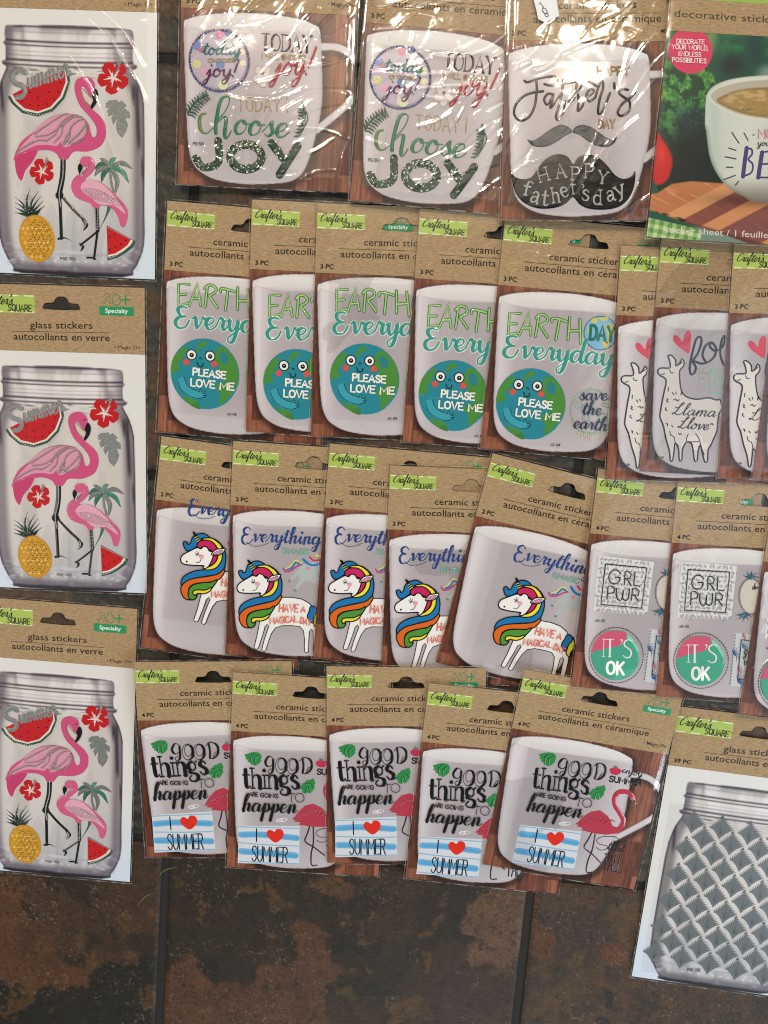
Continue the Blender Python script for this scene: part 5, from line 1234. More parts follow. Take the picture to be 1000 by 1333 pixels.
# --- diamond fringe leaves
def dleaf():
    b = MB((0.12522, 0.02328, 0, -0.01719, 0.13611, 0), base=.4)
    # outline about its centre (px of a close-up): bottom, left, top, right
    B, L_, T_, R2 = 1.04 * np.array([-28., 112.]), 1.04 * np.array([-122., -18.]), 1.04 * np.array([20., -118.]), 1.04 * np.array([122., 22.])
    o = [tuple(B)]
    for t in (.25, .5, .75): p = B + (L_ - B) * t; o.append((p[0] + 10 * math.sin(math.pi * t), p[1] - 8 * math.sin(math.pi * t)))
    o.append(tuple(L_))
    n_ = 9
    for i in range(n_):
        t0 = (i + .35) / n_; t1 = (i + 1) / n_
        p = L_ + (T_ - L_) * t0; q = L_ + (T_ - L_) * t1
        o.append((p[0] + 10, p[1] + 28 if i < n_ - 1 else p[1] + 16)); o.append(tuple(q))
    for i in range(n_):
        t0 = (i + .35) / n_; t1 = (i + 1) / n_
        p = T_ + (R2 - T_) * t0; q = T_ + (R2 - T_) * t1
        o.append((p[0] - 34, p[1] + 11)); o.append(tuple(q))
    for t in (.25, .5, .75): p = R2 + (B - R2) * t; o.append((p[0] - 8 * math.sin(math.pi * t), p[1] - 10 * math.sin(math.pi * t)))
    b.poly(o, '#6e7578', bev=.12, raise_=.1)
    b.top += .1 * MM
    for i in range(7):
        t = i / 6; e = T_ + (R2 - T_) * t if i % 2 else L_ + (T_ - L_) * (.3 + .7 * t)
        b.stroke([tuple(B * .6), tuple((B * .3 + e * .3)), tuple(e * .72)], 6, '#535b5e', taper=1, h=.10)
    return b.mesh('leaf_sticker', 'vinyl')
PART['dleaf'] = dleaf()
add('diamond', 'code_print', code(Df, 315, 1208, 372, 12, 'PGE-708'), 'ink')

# --- bowl pack print
b = MB(Wa, base=.4)
b.poly(ell(345, 282, 182, 190, 44), '#cf3b60')
for t_, x0, y0, x1, y1 in (('DECORATE', 232, 222, 460, 228), ('YOUR WORLD,', 190, 268, 490, 280), ('ENDLESS', 246, 326, 430, 334), ('POSSIBILITIES', 192, 376, 472, 388)):
    b.caps(t_, (x0, y0), (x1, y1), 36, 6, '#f0e4e4', flat=True)
add('bowl', 'round_slogan_print', b, 'ink')
b = MB(Wb, base=.4)
pu = '#4a3c74'
b.stroke([(812, 300), (795, 420), (782, 528)], 34, pu, flat=True); b.stroke([(815, 305), (850, 310), (855, 350), (825, 390), (860, 430), (850, 495), (790, 525)], 15, pu, flat=True)
b.stroke([(935, 335), (920, 430), (905, 535)], 34, pu, flat=True)
for p in ([(935, 332), (1010, 325)], [(925, 430), (990, 424)], [(905, 535), (985, 535)]): b.stroke(p, 14, pu, flat=True)
b.stroke([(1100, 340), (1060, 330), (1040, 380), (1080, 430), (1090, 490), (1050, 530), (1020, 510)], 26, pu, flat=True); b.stroke([(1140, 330), (1240, 330)], 14, pu, flat=True); b.stroke([(1190, 330), (1180, 530)], 32, pu, flat=True)
for p in ([(693, 178), (750, 264)], [(790, 182), (822, 240)], [(668, 302), (726, 320)], [(638, 372), (726, 388)], [(648, 455), (700, 456)], [(628, 555), (720, 520)], [(720, 600), (747, 567)], [(862, 197), (870, 198)]): b.stroke(p, 8, '#2e2f3c', flat=True)
b.caps('MOM', (905, 222), (1080, 222), 72, 12, '#c08a9c', flat=True); b.curs("you're", (895, 282), (1060, 284), 26, 6, 4, '#35363e', flat=True)
add('bowl', 'bowl_lettering', b, 'ink')
b = MB(Wb, base=.4)
text_part(b, 'sticker sheet / 1 feuille de', (150, 985), (1100, 1030), 52, '#d8d2c4')
add('bowl', 'caption_lettering', b, 'ink')
b = MB(W0, base=.66)
text_part(b, 'decorative stickers / autocollants', (200, 88), (1240, 150), 38, '#3a3226')
b.poly([(170, -8), (900, 30), (900, 5), (170, -60)], '#93b552')
PART['bowl_text'] = b.mesh('header_lettering', 'ink')
PART['bowl_header'] = header_mesh(240, 78.5, None)
# price sticker on the bag of the father's day pack
b = MB(Fc, base=2.9, z0=2.6)
b.poly([(226, -40), (352, -62), (378, 95), (345, 108), (318, 122), (300, 135), (288, 124), (262, 112), (252, 60)], '#d5d8dc')
b.M = Fc
for ch, x, y, x1, y1, H in (('1', 283, 68, 296, 60, 38), ('.', 290, 82, 294, 80, 30), ('0', 302, 98, 318, 86, 38), ('0', 306, 112, 322, 104, 22)):
    b.caps(ch, (x, y - 8), (x1, y1 - 8), H, 5, '#4a4a4c', flat=True)
PART['price'] = b.mesh('price_sticker', 'ink')

# ------------------------------------------------------------------ floor: slate-look tiles on a grout bed
T5 = (0.2612, -0.0071, -319.8, -0.008, 0.283, 481.0); T6 = (0.234, -0.0134, -518.4, -0.0071, 0.2512, 474.85)
T7 = (0.2665, 0.0011, -103.3, -0.0082, 0.2912, 475.4); T8 = (0.2013, 0.0071, 139.9, -0.0062, 0.2221, 479.9)
EXX, EXY = 0.997, 0.078
PATCH = []
def pt(M, kind, pts, soft=5): PATCH.append((kind, [aff(M, p) for p in cr(pts, True, 2)], soft))
# left tile
pt(T6, 'rust', [(-200, 60), (0, 80), (130, 105), (150, 200), (150, 290), (210, 370), (300, 405), (325, 560), (420, 620), (555, 640), (515, 735), (300, 785), (130, 750), (0, 720), (-200, 700)])
pt(T6, 'dark', [(-200, 760), (0, 735), (130, 765), (220, 760), (320, 770), (520, 740), (560, 620), (640, 590), (740, 600), (830, 560), (930, 560), (935, 1100), (-200, 1100)])
for q in ([(715, 330), (760, 310), (810, 350), (850, 390), (790, 430), (730, 380)], [(470, 420), (500, 420), (520, 500), (480, 545)], [(490, 590), (540, 540), (580, 570), (560, 640), (500, 620)], [(740, 560), (790, 530), (810, 560), (750, 575)], [(830, 770), (930, 730), (930, 900), (850, 850)], [(0, 830), (120, 740), (200, 760), (200, 830), (90, 930), (0, 940)], [(285, 870), (320, 860), (325, 900), (290, 905)], [(860, 290), (935, 280), (935, 350), (860, 340)]): pt(T6, 'ochre', q, 3.5)
# middle tile
pt(T5, 'rust', [(100, 540), (170, 480), (220, 425), (262, 480), (300, 560), (345, 600), (520, 605), (570, 560), (590, 495), (760, 488), (835, 440), (830, 380), (730, 300), (790, 280), (900, 330), (955, 400), (960, 480), (1000, 560), (920, 640), (905, 1000), (80, 1000)])
for q in ([(640, 80), (670, 90), (700, 150), (760, 200), (740, 235), (700, 215), (670, 255), (625, 200)], [(485, 100), (560, 80), (610, 60), (600, 110), (520, 145)], [(245, 150), (290, 150), (330, 220), (325, 290), (275, 285), (280, 220)], [(400, 195), (450, 215), (430, 275), (405, 250)], [(140, 40), (180, 40), (200, 100), (160, 110)], [(640, 345), (690, 335), (690, 375), (650, 370)], [(600, 265), (640, 275), (630, 295)], [(830, 60), (1000, 60), (1060, 130), (1040, 190), (960, 160), (900, 110)], [(980, 240), (1010, 240), (1000, 320), (970, 300)]): pt(T5, 'ochre', q, 3.5)
pt(T7, 'rust', [(-60, 280), (30, 300), (105, 340), (130, 440), (195, 510), (130, 580), (80, 650), (70, 900), (-60, 900)])
for q in ([(130, 260), (150, 220), (200, 240), (245, 225), (215, 270), (195, 350), (175, 300), (140, 280)], [(245, 270), (280, 275), (305, 370), (290, 410), (265, 370), (270, 320)], [(290, 235), (340, 240), (335, 270), (295, 265)], [(285, 460), (300, 500), (330, 520), (290, 545)], [(205, 490), (245, 490), (240, 520), (205, 520)], [(650, 190), (680, 135), (720, 140), (690, 190), (660, 205)], [(665, 230), (680, 255), (640, 310), (560, 375), (590, 300)], [(580, 415), (612, 425), (600, 500), (575, 530)], [(130, 600), (190, 580), (240, 650), (200, 660)], [(385, 690), (450, 650), (500, 700), (440, 730)], [(490, 660), (600, 680), (620, 780), (400, 780), (420, 740), (500, 730)], [(670, 665), (710, 670), (705, 705), (672, 700)], [(730, 680), (780, 690), (760, 710)], [(840, 720), (920, 730), (930, 780), (850, 780)], [(920, 520), (1000, 480), (1010, 530), (940, 540)]): pt(T7, 'ochre', q, 3.5)
pt(T7, 'clay', [(890, 110), (1120, 100), (1120, 300), (1010, 470), (930, 500), (840, 480), (800, 430), (820, 340), (750, 290), (790, 240), (820, 170)])
pt(T7, 'umber', [(640, 520), (760, 480), (900, 540), (1120, 560), (1120, 800), (620, 800), (600, 640)], 14)
# right tile
pt(T8, 'umber', [(430, 250), (560, 200), (700, 260), (720, 440), (640, 600), (440, 520), (400, 400)], 12)
for q in ([(290, 330), (410, 340), (430, 480), (350, 560), (285, 480)], [(720, 430), (860, 440), (860, 560), (760, 600), (700, 540)]): pt(T8, 'rusty', q, 6)
for q in ([(820, 180), (960, 200), (1000, 330), (900, 480), (820, 400), (740, 350)], [(540, 500), (620, 520), (610, 610), (480, 600)], [(230, 860), (320, 850), (300, 930), (220, 920)], [(400, 700), (560, 690), (500, 790), (330, 860)], [(780, 780), (830, 780), (800, 830)], [(880, 900), (900, 920), (840, 960)]): pt(T8, 'olive', q, 7)
for q in ([(330, 260), (380, 290), (350, 320)], [(720, 740), (790, 720), (800, 800), (760, 850)], [(770, 360), (800, 370), (790, 410)], [(800, 170), (850, 180), (830, 220)], [(700, 930), (780, 900), (800, 980), (700, 990)]): pt(T8, 'dark', q, 3)
KC = {'rust': (92, 65, 46), 'dark': (42, 40, 34), 'ochre': (100, 76, 48), 'clay': (104, 80, 62), 'umber': (68, 54, 46), 'rusty': (98, 64, 38), 'olive': (90, 70, 42)}
def tile_paint(i, j):
    def f(a, b_):
        X = (a * EXX - b_ * EXY); Y = (a * EXY + b_ * EXX)
        n1 = fbm(X * .012, Y * .012, i * 7 + j * 3, 5); n2 = fbm(X * .05, Y * .05, 31 + i + j * 5, 4); n3 = fbm(X * .35, Y * .35, 55, 3)
        c = np.zeros(X.shape + (3,))
        if j >= 2:
            c[...] = np.array({-1: (74, 56, 44), 0: (52, 45, 35), 1: (82, 62, 42)}.get(i, (70, 56, 44))) / 255
            c = mixc(c, (78, 60, 44), sst(.50, .62, n1) * .45)
            if i == 1:
                c = mixc(c, (60, 52, 42), sst(.52, .60, n2) * .8); c = mixc(c, (94, 68, 44), sst(.56, .70, fbm(X * .04, Y * .04, 90, 5)) * .7); c = mixc(c, (52, 46, 38), sst(.60, .72, fbm(X * .06, Y * .06, 92, 5)) * .5)
            if i == -1 or i == 0: c = mixc(c, (40, 38, 32), sst(.56, .62, fbm(X * .03, Y * .03, 94, 5)) * .6)
            wx = X + 26 * (fbm(X * .07, Y * .07, 96, 5) - .5); wy = Y + 26 * (fbm(X * .07, Y * .07, 97, 5) - .5)
            x0, x1, y0, y1 = X.min(), X.max(), Y.min(), Y.max()
            for k, P, soft in PATCH:
                px = [p[0] for p in P]; py = [p[1] for p in P]
                if max(px) < x0 - 20 or min(px) > x1 + 20 or max(py) < y0 - 20 or min(py) > y1 + 20: continue
                s_ = sdf(wx, wy, P); m_ = sst(-soft * .6, soft * .6, s_)
                col = np.array(KC[k], float) * (1 + .25 * (n2[..., None] - .5)) / 255
                m_ = m_ * (0.85 if k == 'umber' else 1)
                if k == 'ochre': m_ = .75 * m_ * sst(.30, .46, fbm(X * .16, Y * .16, 99, 3) + .03)
                c = c * (1 - m_)[..., None] + col * m_[..., None]
            c = mixc(c, (38, 35, 30), sst(.66, .80, fbm(X * .12, Y * .12, 101, 3)) * .5)
        else:
            base = [(92, 84, 74), (84, 74, 62), (78, 76, 68), (96, 82, 66)][(i * 3 + j * 5) % 4]
            c[...] = np.array(base) / 255
            st = fbm(X * .02, Y * .16, 20 + i, 4)
            c = mixc(c, (58, 54, 48), sst(.46, .60, st)); c = mixc(c, (112, 84, 60), sst(.55, .62, n1) * .7)
            c = mixc(c, (72, 76, 68), sst(.58, .62, fbm(X * .02, Y * .02, 23 + j)) * .7); c = mixc(c, (128, 108, 84), sst(.66, .74, fbm(X * .09, Y * .14, 24)) * .6)
        c = mixc(c, (150, 140, 120), sst(.80, .88, vn(X * .42, Y * .42, 120)) * sst(.5, .62, fbm(X * .03, Y * .03, 121)) * .55)
        n4 = vn(X * .9, Y * .9, 130)
        return (c * (0.62 + .48 * n3 + .28 * n4)[..., None]) * (np.array([.76, .73, .69]) if j >= 2 else .72)
    return f
m, n, out = nt('slate_tile')
b = n.nodes.new('ShaderNodeBsdfPrincipled'); a = n.nodes.new('ShaderNodeAttribute'); a.attribute_name = 'Col'
tc = n.nodes.new('ShaderNodeTexCoord'); no = n.nodes.new('ShaderNodeTexNoise'); no.inputs['Scale'].default_value = 700; no.inputs['Detail'].default_value = 5
n2 = n.nodes.new('ShaderNodeTexNoise'); n2.inputs['Scale'].default_value = 95; n2.inputs['Detail'].default_value = 6
ad = n.nodes.new('ShaderNodeMath'); ad.operation = 'ADD'
bp = n.nodes.new('ShaderNodeBump'); bp.inputs['Strength'].default_value = 0.55; bp.inputs['Distance'].default_value = 0.0012
n.links.new(tc.outputs['Object'], no.inputs['Vector']); n.links.new(tc.outputs['Object'], n2.inputs['Vector'])
n.links.new(no.outputs['Fac'], ad.inputs[0]); n.links.new(n2.outputs['Fac'], ad.inputs[1]); n.links.new(ad.outputs[0], bp.inputs['Height']); n.links.new(bp.outputs[0], b.inputs['Normal'])
n.links.new(a.outputs['Color'], b.inputs['Base Color']); b.inputs['Roughness'].default_value = 0.5; b.inputs['Specular IOR Level'].default_value = 0.22
n.links.new(b.outputs[0], out.inputs[0]); MAT['tile'] = m
m, n, out = nt('dark_grout')
b = n.nodes.new('ShaderNodeBsdfPrincipled'); no = n.nodes.new('ShaderNodeTexNoise'); no.inputs['Scale'].default_value = 900; tc = n.nodes.new('ShaderNodeTexCoord')
rp = n.nodes.new('ShaderNodeValToRGB'); rp.color_ramp.elements[0].color = (0.003, 0.0025, 0.002, 1); rp.color_ramp.elements[1].color = (0.012, 0.010, 0.008, 1)
n.links.new(tc.outputs['Object'], no.inputs['Vector']); n.links.new(no.outputs['Fac'], rp.inputs[0]); n.links.new(rp.outputs[0], b.inputs['Base Color']); b.inputs['Roughness'].default_value = 0.9
bp = n.nodes.new('ShaderNodeBump'); bp.inputs['Strength'].default_value = 0.6; bp.inputs['Distance'].default_value = 0.0008; n.links.new(no.outputs['Fac'], bp.inputs['Height']); n.links.new(bp.outputs[0], b.inputs['Normal'])
n.links.new(b.outputs[0], out.inputs[0]); MAT['grout'] = m

A0, B0, PITCH, GW = -253.6, -507.0, 485.0, 11.5
me = grid_mesh('floor', -4200, 4200, -4200, 4200, 1400, -1.8 * MM, None, MAT['grout'])
flo = bpy.data.objects.new('floor', me); COL.objects.link(flo); flo['kind'] = 'structure'
flo.rotation_euler = (0, 0, -math.atan2(EXY, EXX))
me_far = None
for i in range(-4, 5):
    for j in range(-4, 5):
        near = -1 <= i <= 1 and -1 <= j <= 2
        a0, b0 = A0 + i * PITCH + GW / 2, B0 + j * PITCH + GW / 2
        a1, b1 = a0 + PITCH - GW, b0 + PITCH - GW
        if near or me_far is None or abs(i) + abs(j) < 4:
            step = 1.6 if (near and j == 2) else (3.6 if near else 16)
            def zf(u, v, a0=a0, a1=a1, b0=b0, b1=b1):
                e = np.minimum(np.minimum(u - a0, a1 - u), np.minimum(v - b0, b1 - v))
                rag = 5 * fbm(u * .12, v * .12, 71)
                return (-0.9 * sst(3.2 + rag, 0, e) + .55 * (fbm(u * .03, v * .03, 72) - .6)) * MM
            me = grid_mesh('tile', a0, a1, b0, b1, step, zf, tile_paint(i, j), MAT['tile'], edge=1.0 * MM, ecol=(0.02, 0.018, 0.014))
            me.polygons.foreach_set('use_smooth', np.ones(len(me.polygons), bool))
        else: me = me_far
        t = bpy.data.objects.new('tile', me); COL.objects.link(t); t.parent = flo
        if me is me_far: t.location = ((i - fi) * PITCH * U, -(j - fj) * PITCH * U, 0)
        elif me_far is None: me_far = me; fi, fj = i, j
# two stray hairs lying on the tiles
for pts_, lab in (([(205, 1142), (212, 1134), (222, 1130), (232, 1128)], 'fine pale hair curling over the grout line beside the lower left pack'), ([(172, 1186), (178, 1178), (186, 1170), (196, 1166)], 'tiny pale hair lying on the brown tile left of the grout line')):
    mb = MB((0.97, 0, -500, 0, 1.02, -672 + 0), base=.35)
    mb.stroke(pts_, .45, '#a8906c', h=.1, taper=2)
    o = bpy.data.objects.new('stray_hair', mb.mesh('stray_hair', 'ink')); COL.objects.link(o); o['label'] = lab; o['category'] = 'hair'

# ------------------------------------------------------------------ bags
def crease(u, v, pts, wd, amp):
    d = segd(u, v, pts); return amp * np.exp(-(d / wd) ** 2)
def film(name, W, H, mat, zb, fn, step):
    z_e = 1.2 if mat == 'film' else 0.8
    def zf(u, v):
        e = np.minimum(np.minimum(u + 2, W + 2 - u), np.minimum(v + 2, H + 2 - v))
        return (z_e + (zb - z_e + fn(u, v)) * sst(0, 15, e)) * MM
    me = grid_mesh(name, -2, W + 2, -2, H + 2, step, zf, None, MAT[mat])
    me.polygons.foreach_set('use_smooth', np.ones(len(me.polygons), bool))
    return me
def calm(seed, extra=()):
    def fn(u, v):
        z = .8 * (fbm(u * .014, v * .014, seed, 2) - .5) + .26 * (fbm(u * .06 + v * .05, v * .01 - u * .01, seed + 4, 2) - .5)
        for p, wd, amp in extra: z = z + crease(u, v, p, wd, amp)
        return z
    return fn
def crinkled(seed, n_, ang, amp=.55):
    r = np.random.RandomState(seed); L = []
    for _ in range(n_):
        x, y = r.uniform(-5, 205), r.uniform(20, 268); a = math.radians(ang + r.normal(0, 22)); ln = r.uniform(30, 110); k = r.uniform(-.6, .6)
        P = [(x + ln * t * math.cos(a + k * t) , y + ln * t * math.sin(a + k * t)) for t in (-.5, -.25, 0, .25, .5)]
        L.append((cr(P, False, 2), r.uniform(.8, 2.1), r.uniform(-.5, 1) * amp))
    def fn(u, v):
        z = 1.1 * (fbm(u * .018, v * .018, seed, 2) - .4) + .22 * (fbm(u * .05 + v * .03, v * .05 - u * .03, seed + 3, 2) - .5)
        for p, wd, am in L: z = z + crease(u, v, p, wd, am)
        return z
    return fn
def seam(W, H):
    b = MB(base=.72, z0=.7)
    wl = lambda p0, p1, wd: b.stroke([tuple(np.array(p0) + (np.array(p1) - np.array(p0)) * t / 14 + np.array([random.uniform(-.18, .18), random.uniform(-.18, .18)])) for t in range(15)], wd, '#dddddd', smooth=False, h=.35)
    wl((-2, -2), (-2, H + 2), 1.0); wl((W + 2, -2), (W + 2, H + 2), 1.0); wl((-2, H + 2), (W + 2, H + 2), 1.1); wl((-2, -2), (W + 2, -2), .9)
    return b.mesh('bag_seam', 'seam')
FILM = {}
def scuffs(seed):
    r = np.random.RandomState(seed); L = []
    for _ in range(9):
        x, y = r.choice([r.uniform(0, 60), r.uniform(60, 200)]), r.uniform(5, 265); a = math.radians(r.uniform(-80, 10)); ln = r.uniform(10, 46); k = r.uniform(-.5, .5)
        L.append((cr([(x + ln * t * math.cos(a + k * t), y + ln * t * math.sin(a + k * t)) for t in (-.5, 0, .5)], False, 3), r.uniform(1.1, 2.2), r.uniform(.2, .5)))
    return L
for k in range(7): FILM['c%d' % k] = film('plastic_bag', 200, 269, 'film', 1.55, calm(200 + k * 11, scuffs(300 + k)), 2.4)
FILM['j'] = film('plastic_bag', 206, 375, 'film', 1.75, calm(240), 4.0)
FILM['jA'] = film('plastic_bag', 206, 375, 'film', 2.0, calm(241, [(cr(p), w_, a_) for p, w_, a_ in (([(110, 78), (150, 110), (180, 150), (196, 178)], 1.4, .9), ([(140, 80), (170, 105), (192, 140)], 1.4, .8), ([(105, 130), (135, 175), (152, 225), (175, 275)], 1.5, .9), ([(95, 60), (140, 90), (165, 130)], 1.3, .6), ([(100, 140), (128, 150), (160, 165)], 1.2, .6), ([(60, 155), (95, 150), (120, 165)], 1.6, .5), ([(80, 20), (120, 60), (190, 90)], 2, .7), ([(150, 300), (160, 330)], 1.5, .4))]), 1.8)
FILM['J1'] = film('plastic_bag', 200, 269, 'crinkle', 2.3, crinkled(5, 72, -35, .8), 1.25)
FILM['J2'] = film('plastic_bag', 200, 269, 'crinkle', 2.3, crinkled(8, 75, -32, .8), 1.25)
FILM['F'] = film('plastic_bag', 200, 269, 'crinkle', 2.2, crinkled(13, 46, -45, .65), 1.25)
FILM['w'] = film('plastic_bag', 240, 298, 'film', 1.2, calm(260, [([(2, 20), (8, 290)], 2.5, .5)]), 4.0)
SEAM = {'c': seam(200, 269), 'j': seam(206, 375), 'w': seam(240, 298)}
def sheet(x0, y0, x1, y1):
    b = MB(base=.36, step=0); b.z0 = .34 * MM
    b.poly([(x0, y0), (x1, y0), (x1, y1), (x0, y1)], '#ffffff'); return b.mesh('sticker_sheet', 'sheet')
SHEET = {'earth': sheet(8, 100, 186, 262), 'llama': sheet(8, 102, 186, 264), 'unicorn': sheet(-4, 106, 160, 262), 'girl': sheet(10, 100, 178, 262), 'summer': sheet(26, 100, 194, 266), 'joy': sheet(6, 100, 178, 262), 'father': sheet(8, 100, 176, 262), 'jar': sheet(26, 150, 186, 366), 'diamond': sheet(10, 128, 200, 366)}

# ------------------------------------------------------------------ packs
def new(name, me, parent, label=None, loc=None):
    o = bpy.data.objects.new(name, me); COL.objects.link(o); o.parent = parent
    if label: o['label'] = label
    if loc: o.location = loc
    return o
GREYS = [((310, 1), 0)]
def leaf_spots():
    out_ = []
    for k in range(6):
        for odd in (0, 1):
            if k == 5 and odd: continue
            for i in range(6):
                p = aff(Df, (345 - 34.5 * k + 43 * odd + 120 * i, 556 + 114 * k + 68 * odd + 24 * i))
                if p[0] < 182: out_.append(p)
    return out_
def pack(pose, design, count, fk, zc, zu, zv, label, group=None, shift=(0, 0), mug=0, W=200, H=269, extra=None):
    x, y, deg = pose; a = math.radians(deg); c, s_ = math.cos(a), math.sin(a)
    zc, zu, zv = zc * MM, zu * MM / (W * U), zv * MM / (H * U)
    zt = zc + zv * H * U * .35 + zu * W * U * .35
    k = 1 - (zt + .6 * MM) / U / (-CP[2])
    x = CP[0] + (x - CP[0]) * k; y = CP[1] + (y - CP[1]) * k
    X = Vector((c, -s_, zu)).normalized(); Y = Vector((s_, c, -zv)); Z = X.cross(Y).normalized(); Y = Z.cross(X)
    r = bpy.data.objects.new('sticker_pack', None); COL.objects.link(r); r.empty_display_size = .02
    r.matrix_world = Matrix([[X.x, Y.x, Z.x, x * U], [X.y, Y.y, Z.y, -y * U], [X.z, Y.z, Z.z, zc], [0, 0, 0, 1]])
    r['label'] = label; r['category'] = 'sticker pack'
    if group: r['group'] = group
    jar = design in ('jar', 'diamond')
    if design == 'bowl':
        h = new('kraft_header', PART['bowl_header'], r); new('header_lettering', PART['bowl_text'], h); new('printed_backing', PART['bowl'], r)
    else:
        p = 'j' if jar else 'c'
        h = new('kraft_header', PART[p + '_header'], r)
        new('brand_label', PART[p + '_brand'], h); new('specialty_badge', PART[p + '_badge'], h); new('header_lettering', PART[p + '_text' + count], h)
        new('printed_backing', PART['jar1' if design == 'diamond' else 'jar0' if jar else 'mug%d' % mug], r)
    host = r
    if design in SHEET:
        host = new('sticker_sheet', SHEET[design], r, loc=(shift[0] * U, -shift[1] * U, 0.30 * MM if shift[1] < -20 else 0))
    for nm, me, lb in ST[design]:
        q = new(nm, me, host, lb)
        if nm in ('rhinestone_beads', 'beaded_rim'): q['kind'] = 'stuff'      # hundreds of tiny domes
    if design == 'diamond':
        for u, v in leaf_spots(): new('leaf_sticker', PART['dleaf'], host, loc=(u * U, -v * U, 0))
    if extra:
        for nm, me in extra: new(nm, me, r)
    f = new('plastic_bag', FILM[fk], r)
    new('bag_seam', SEAM['j' if jar else 'w' if design == 'bowl' else 'c'], f)
    return r
GE, GL, GU, GG, GS, GJ = 'earth day mug sticker packs in one overlapping row', 'llama mug sticker packs in one overlapping row', 'unicorn mug sticker packs in one overlapping row', 'girl power mug sticker packs in one overlapping row', 'good things and summer mug sticker packs in one overlapping row', 'flamingo jar sticker packs stacked down the left side'
C3 = ['c%d' % k for k in range(7)]
for i, (p, sh, lb) in enumerate((((-255.9, -369.6, 4.83), (0, -16), 'earth day mug sticker pack at the left end, beside the flamingo jar packs'),
    ((-155.4, -369.9, 2.89), (6.5, -2), 'earth day mug sticker pack second from left, its globe half covered'),
    ((-78.5, -365.1, 2.36), (8.5, -12.5), 'middle earth day mug sticker pack with green badge showing through its hanging slot'),
    ((41.9, -357.8, 4.08), (2, -1), 'earth day mug sticker pack fourth in its row, glare across the globe eyes'),
    ((141.4, -349.5, 5.26), (0, 0), 'earth day mug sticker pack fully showing the DAY globe and save the earth sticker'))):
    pack(p, 'earth', '3 PC', C3[i % 7], 3.8, -3.4, 0, lb, GE, sh, i % 3)
for i, (p, lb) in enumerate((((276.2, -314.3, 1.76), 'llama mug sticker pack at the left end, lying over the earth day pack'),
    ((322.5, -323.5, 3.22), 'llama mug sticker pack whose whole llama with Llama Llove writing is visible'),
    ((405.7, -316.1, 1.18), 'llama mug sticker pack just right of the whole llama, near the right edge'),
    ((462, -313.9, 4.5), 'llama mug sticker pack of which only a strip of mug shows at the right edge'))):
    pack(p, 'llama', '3 PC', C3[(i * 2 + 3) % 7], 3.6, -3.1, 4, lb, GL, (0, 0), i % 3)
for i, (p, sh, lb) in enumerate((((-273.9, -92.9, 7.89), (27, -34), 'unicorn mug sticker pack at the left end, its sticker slid up over the kraft header'),
    ((-185.2, -87.1, 3.71), (0, 0), 'unicorn mug sticker pack second from left, small pale unicorn beside the large one'),
    ((-66.2, -84.3, 5.08), (.7, -4), 'unicorn mug sticker pack in the middle of its row, half covered by the next pack'),
    ((7.4, -57.6, 2.37), (1.3, -6), 'unicorn mug sticker pack sitting lowest in its row, left of the strongly tilted one'),
    ((131.9, -72.7, 14.13), (44, -5.3), 'strongly tilted unicorn mug sticker pack at the right end of its row'))):
    pack(p, 'unicorn', '2 PC', C3[i % 7], 3.8, -3.4, 0, lb, GU, sh, (i + 1) % 3)
for i, (p, sh, lb) in enumerate((((260.1, -54.0, 5.5), (0, 4), 'girl power mug sticker pack overlapping the tilted unicorn pack'),
    ((356.2, -43.3, 3.54), (0, 0), 'girl power mug sticker pack in the middle of the three, leafy card sticker half showing'),
    ((471.6, -20.7, 6.2), (0, 3), 'girl power mug sticker pack at the right edge, above the grey leaf jar pack'))):
    pack(p, 'girl', '4 PC', C3[(i + 5) % 7], 3.5, -3.1, 6, lb, GG, sh, i % 3)
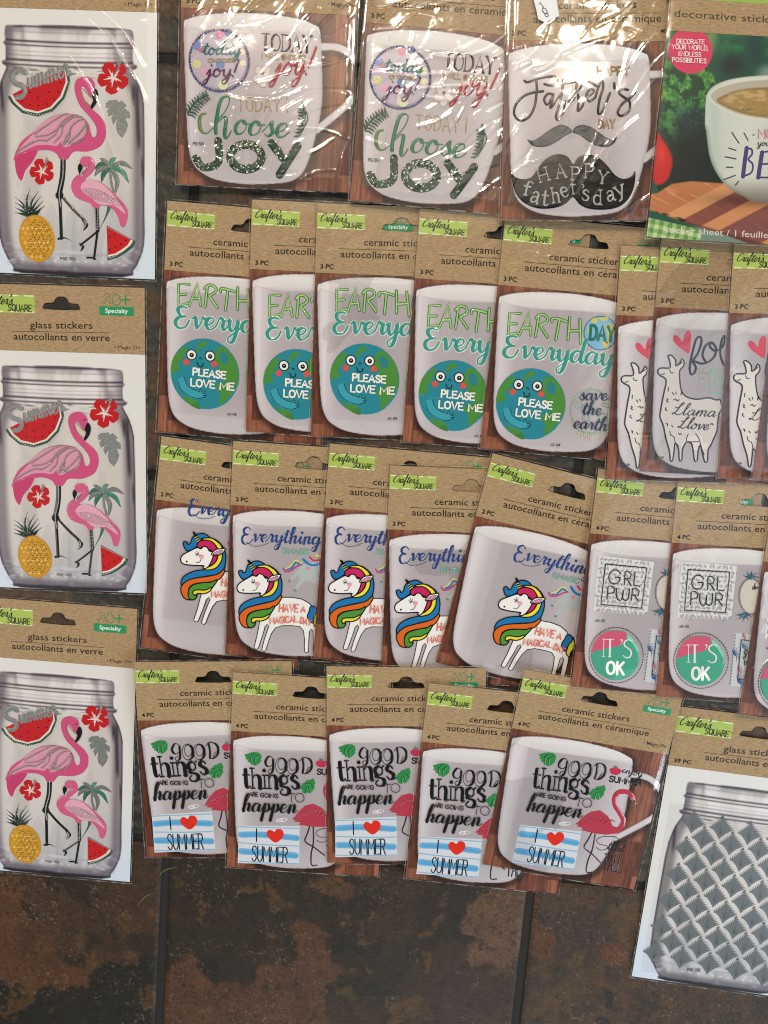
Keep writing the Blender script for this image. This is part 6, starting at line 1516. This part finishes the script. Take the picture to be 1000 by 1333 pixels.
for i, (p, sh, lb) in enumerate((((-320.3, 194.5, -.55), (-26, 3.5), 'good things mug sticker pack at the left end, beside the lowest flamingo jar pack'),
    ((-192.7, 206.3, 3.59), (-22.5, 3.5), 'good things mug sticker pack second from left, flamingo legs showing'),
    ((-72.8, 196.7, .52), (-26, 1.6), 'middle good things mug sticker pack, lying straight with most of its kraft header showing'),
    ((56.8, 217.0, 6.02), (-23, 2.4), 'good things mug sticker pack fourth in its row, reaching lowest on the floor'),
    ((176.4, 197.6, 9.83), (0, 0), 'good things mug sticker pack with its whole mug and flamingo visible'))):
    pack(p, 'summer', '4 PC', C3[(i * 2 + 3) % 7], 8.8, -3.4, -5, lb, GS, sh, (i + 2) % 3)
pack((-228, -660, 3.1), 'joy', '3 PC', 'J1', 4.5, -2, 2, 'shiny crinkled choose joy sticker pack whose mug handle is visible', 'choose joy mug sticker packs at the top', mug=1)
pack((-13.9, -640.1, 5.42), 'joy', '3 PC', 'J2', 7.0, -3, 2, 'shiny crinkled choose joy sticker pack tucked against the moustache pack, handle hidden', 'choose joy mug sticker packs at the top', mug=0)
pack((139.5, -618.7, .9), 'father', '3 PC', 'F', 8.5, -2, 3, "crinkled Happy Father's Day sticker pack with black moustache and a 1.00 price sticker", mug=2, extra=[('price_sticker', PART['price'])])
pack((324, -625.7, 3.8), 'bowl', '1 PC', 'w', 10.0, -3, 3, 'decorative sticker pack printed with soup bowl, kale and cutting board, at top right', W=240, H=298)
pack((-463, -665.6, 2.8), 'jar', '1 PC', 'jA', .6, 0, 1, 'flamingo jar sticker pack at the top left with bright creases in its bag', GJ, W=206, H=375)
pack((-494.7, -277.2, 1.93), 'jar', '1 PC', 'j', .5, 0, 1, 'middle flamingo jar sticker pack of the three down the left side', GJ, W=206, H=375)
pack((-520.5, 112, 4.0), 'jar', '1 PC', 'j', .5, 0, 1, 'lowest flamingo jar sticker pack, above the bare rusty brown tile', GJ, W=206, H=375)
pack((370.9, 245.1, 6.41), 'diamond', '39 PC', 'j', .6, 2, 1, 'glass jar sticker pack with rows of grey fringed diamond leaves at the lower right', W=206, H=375)
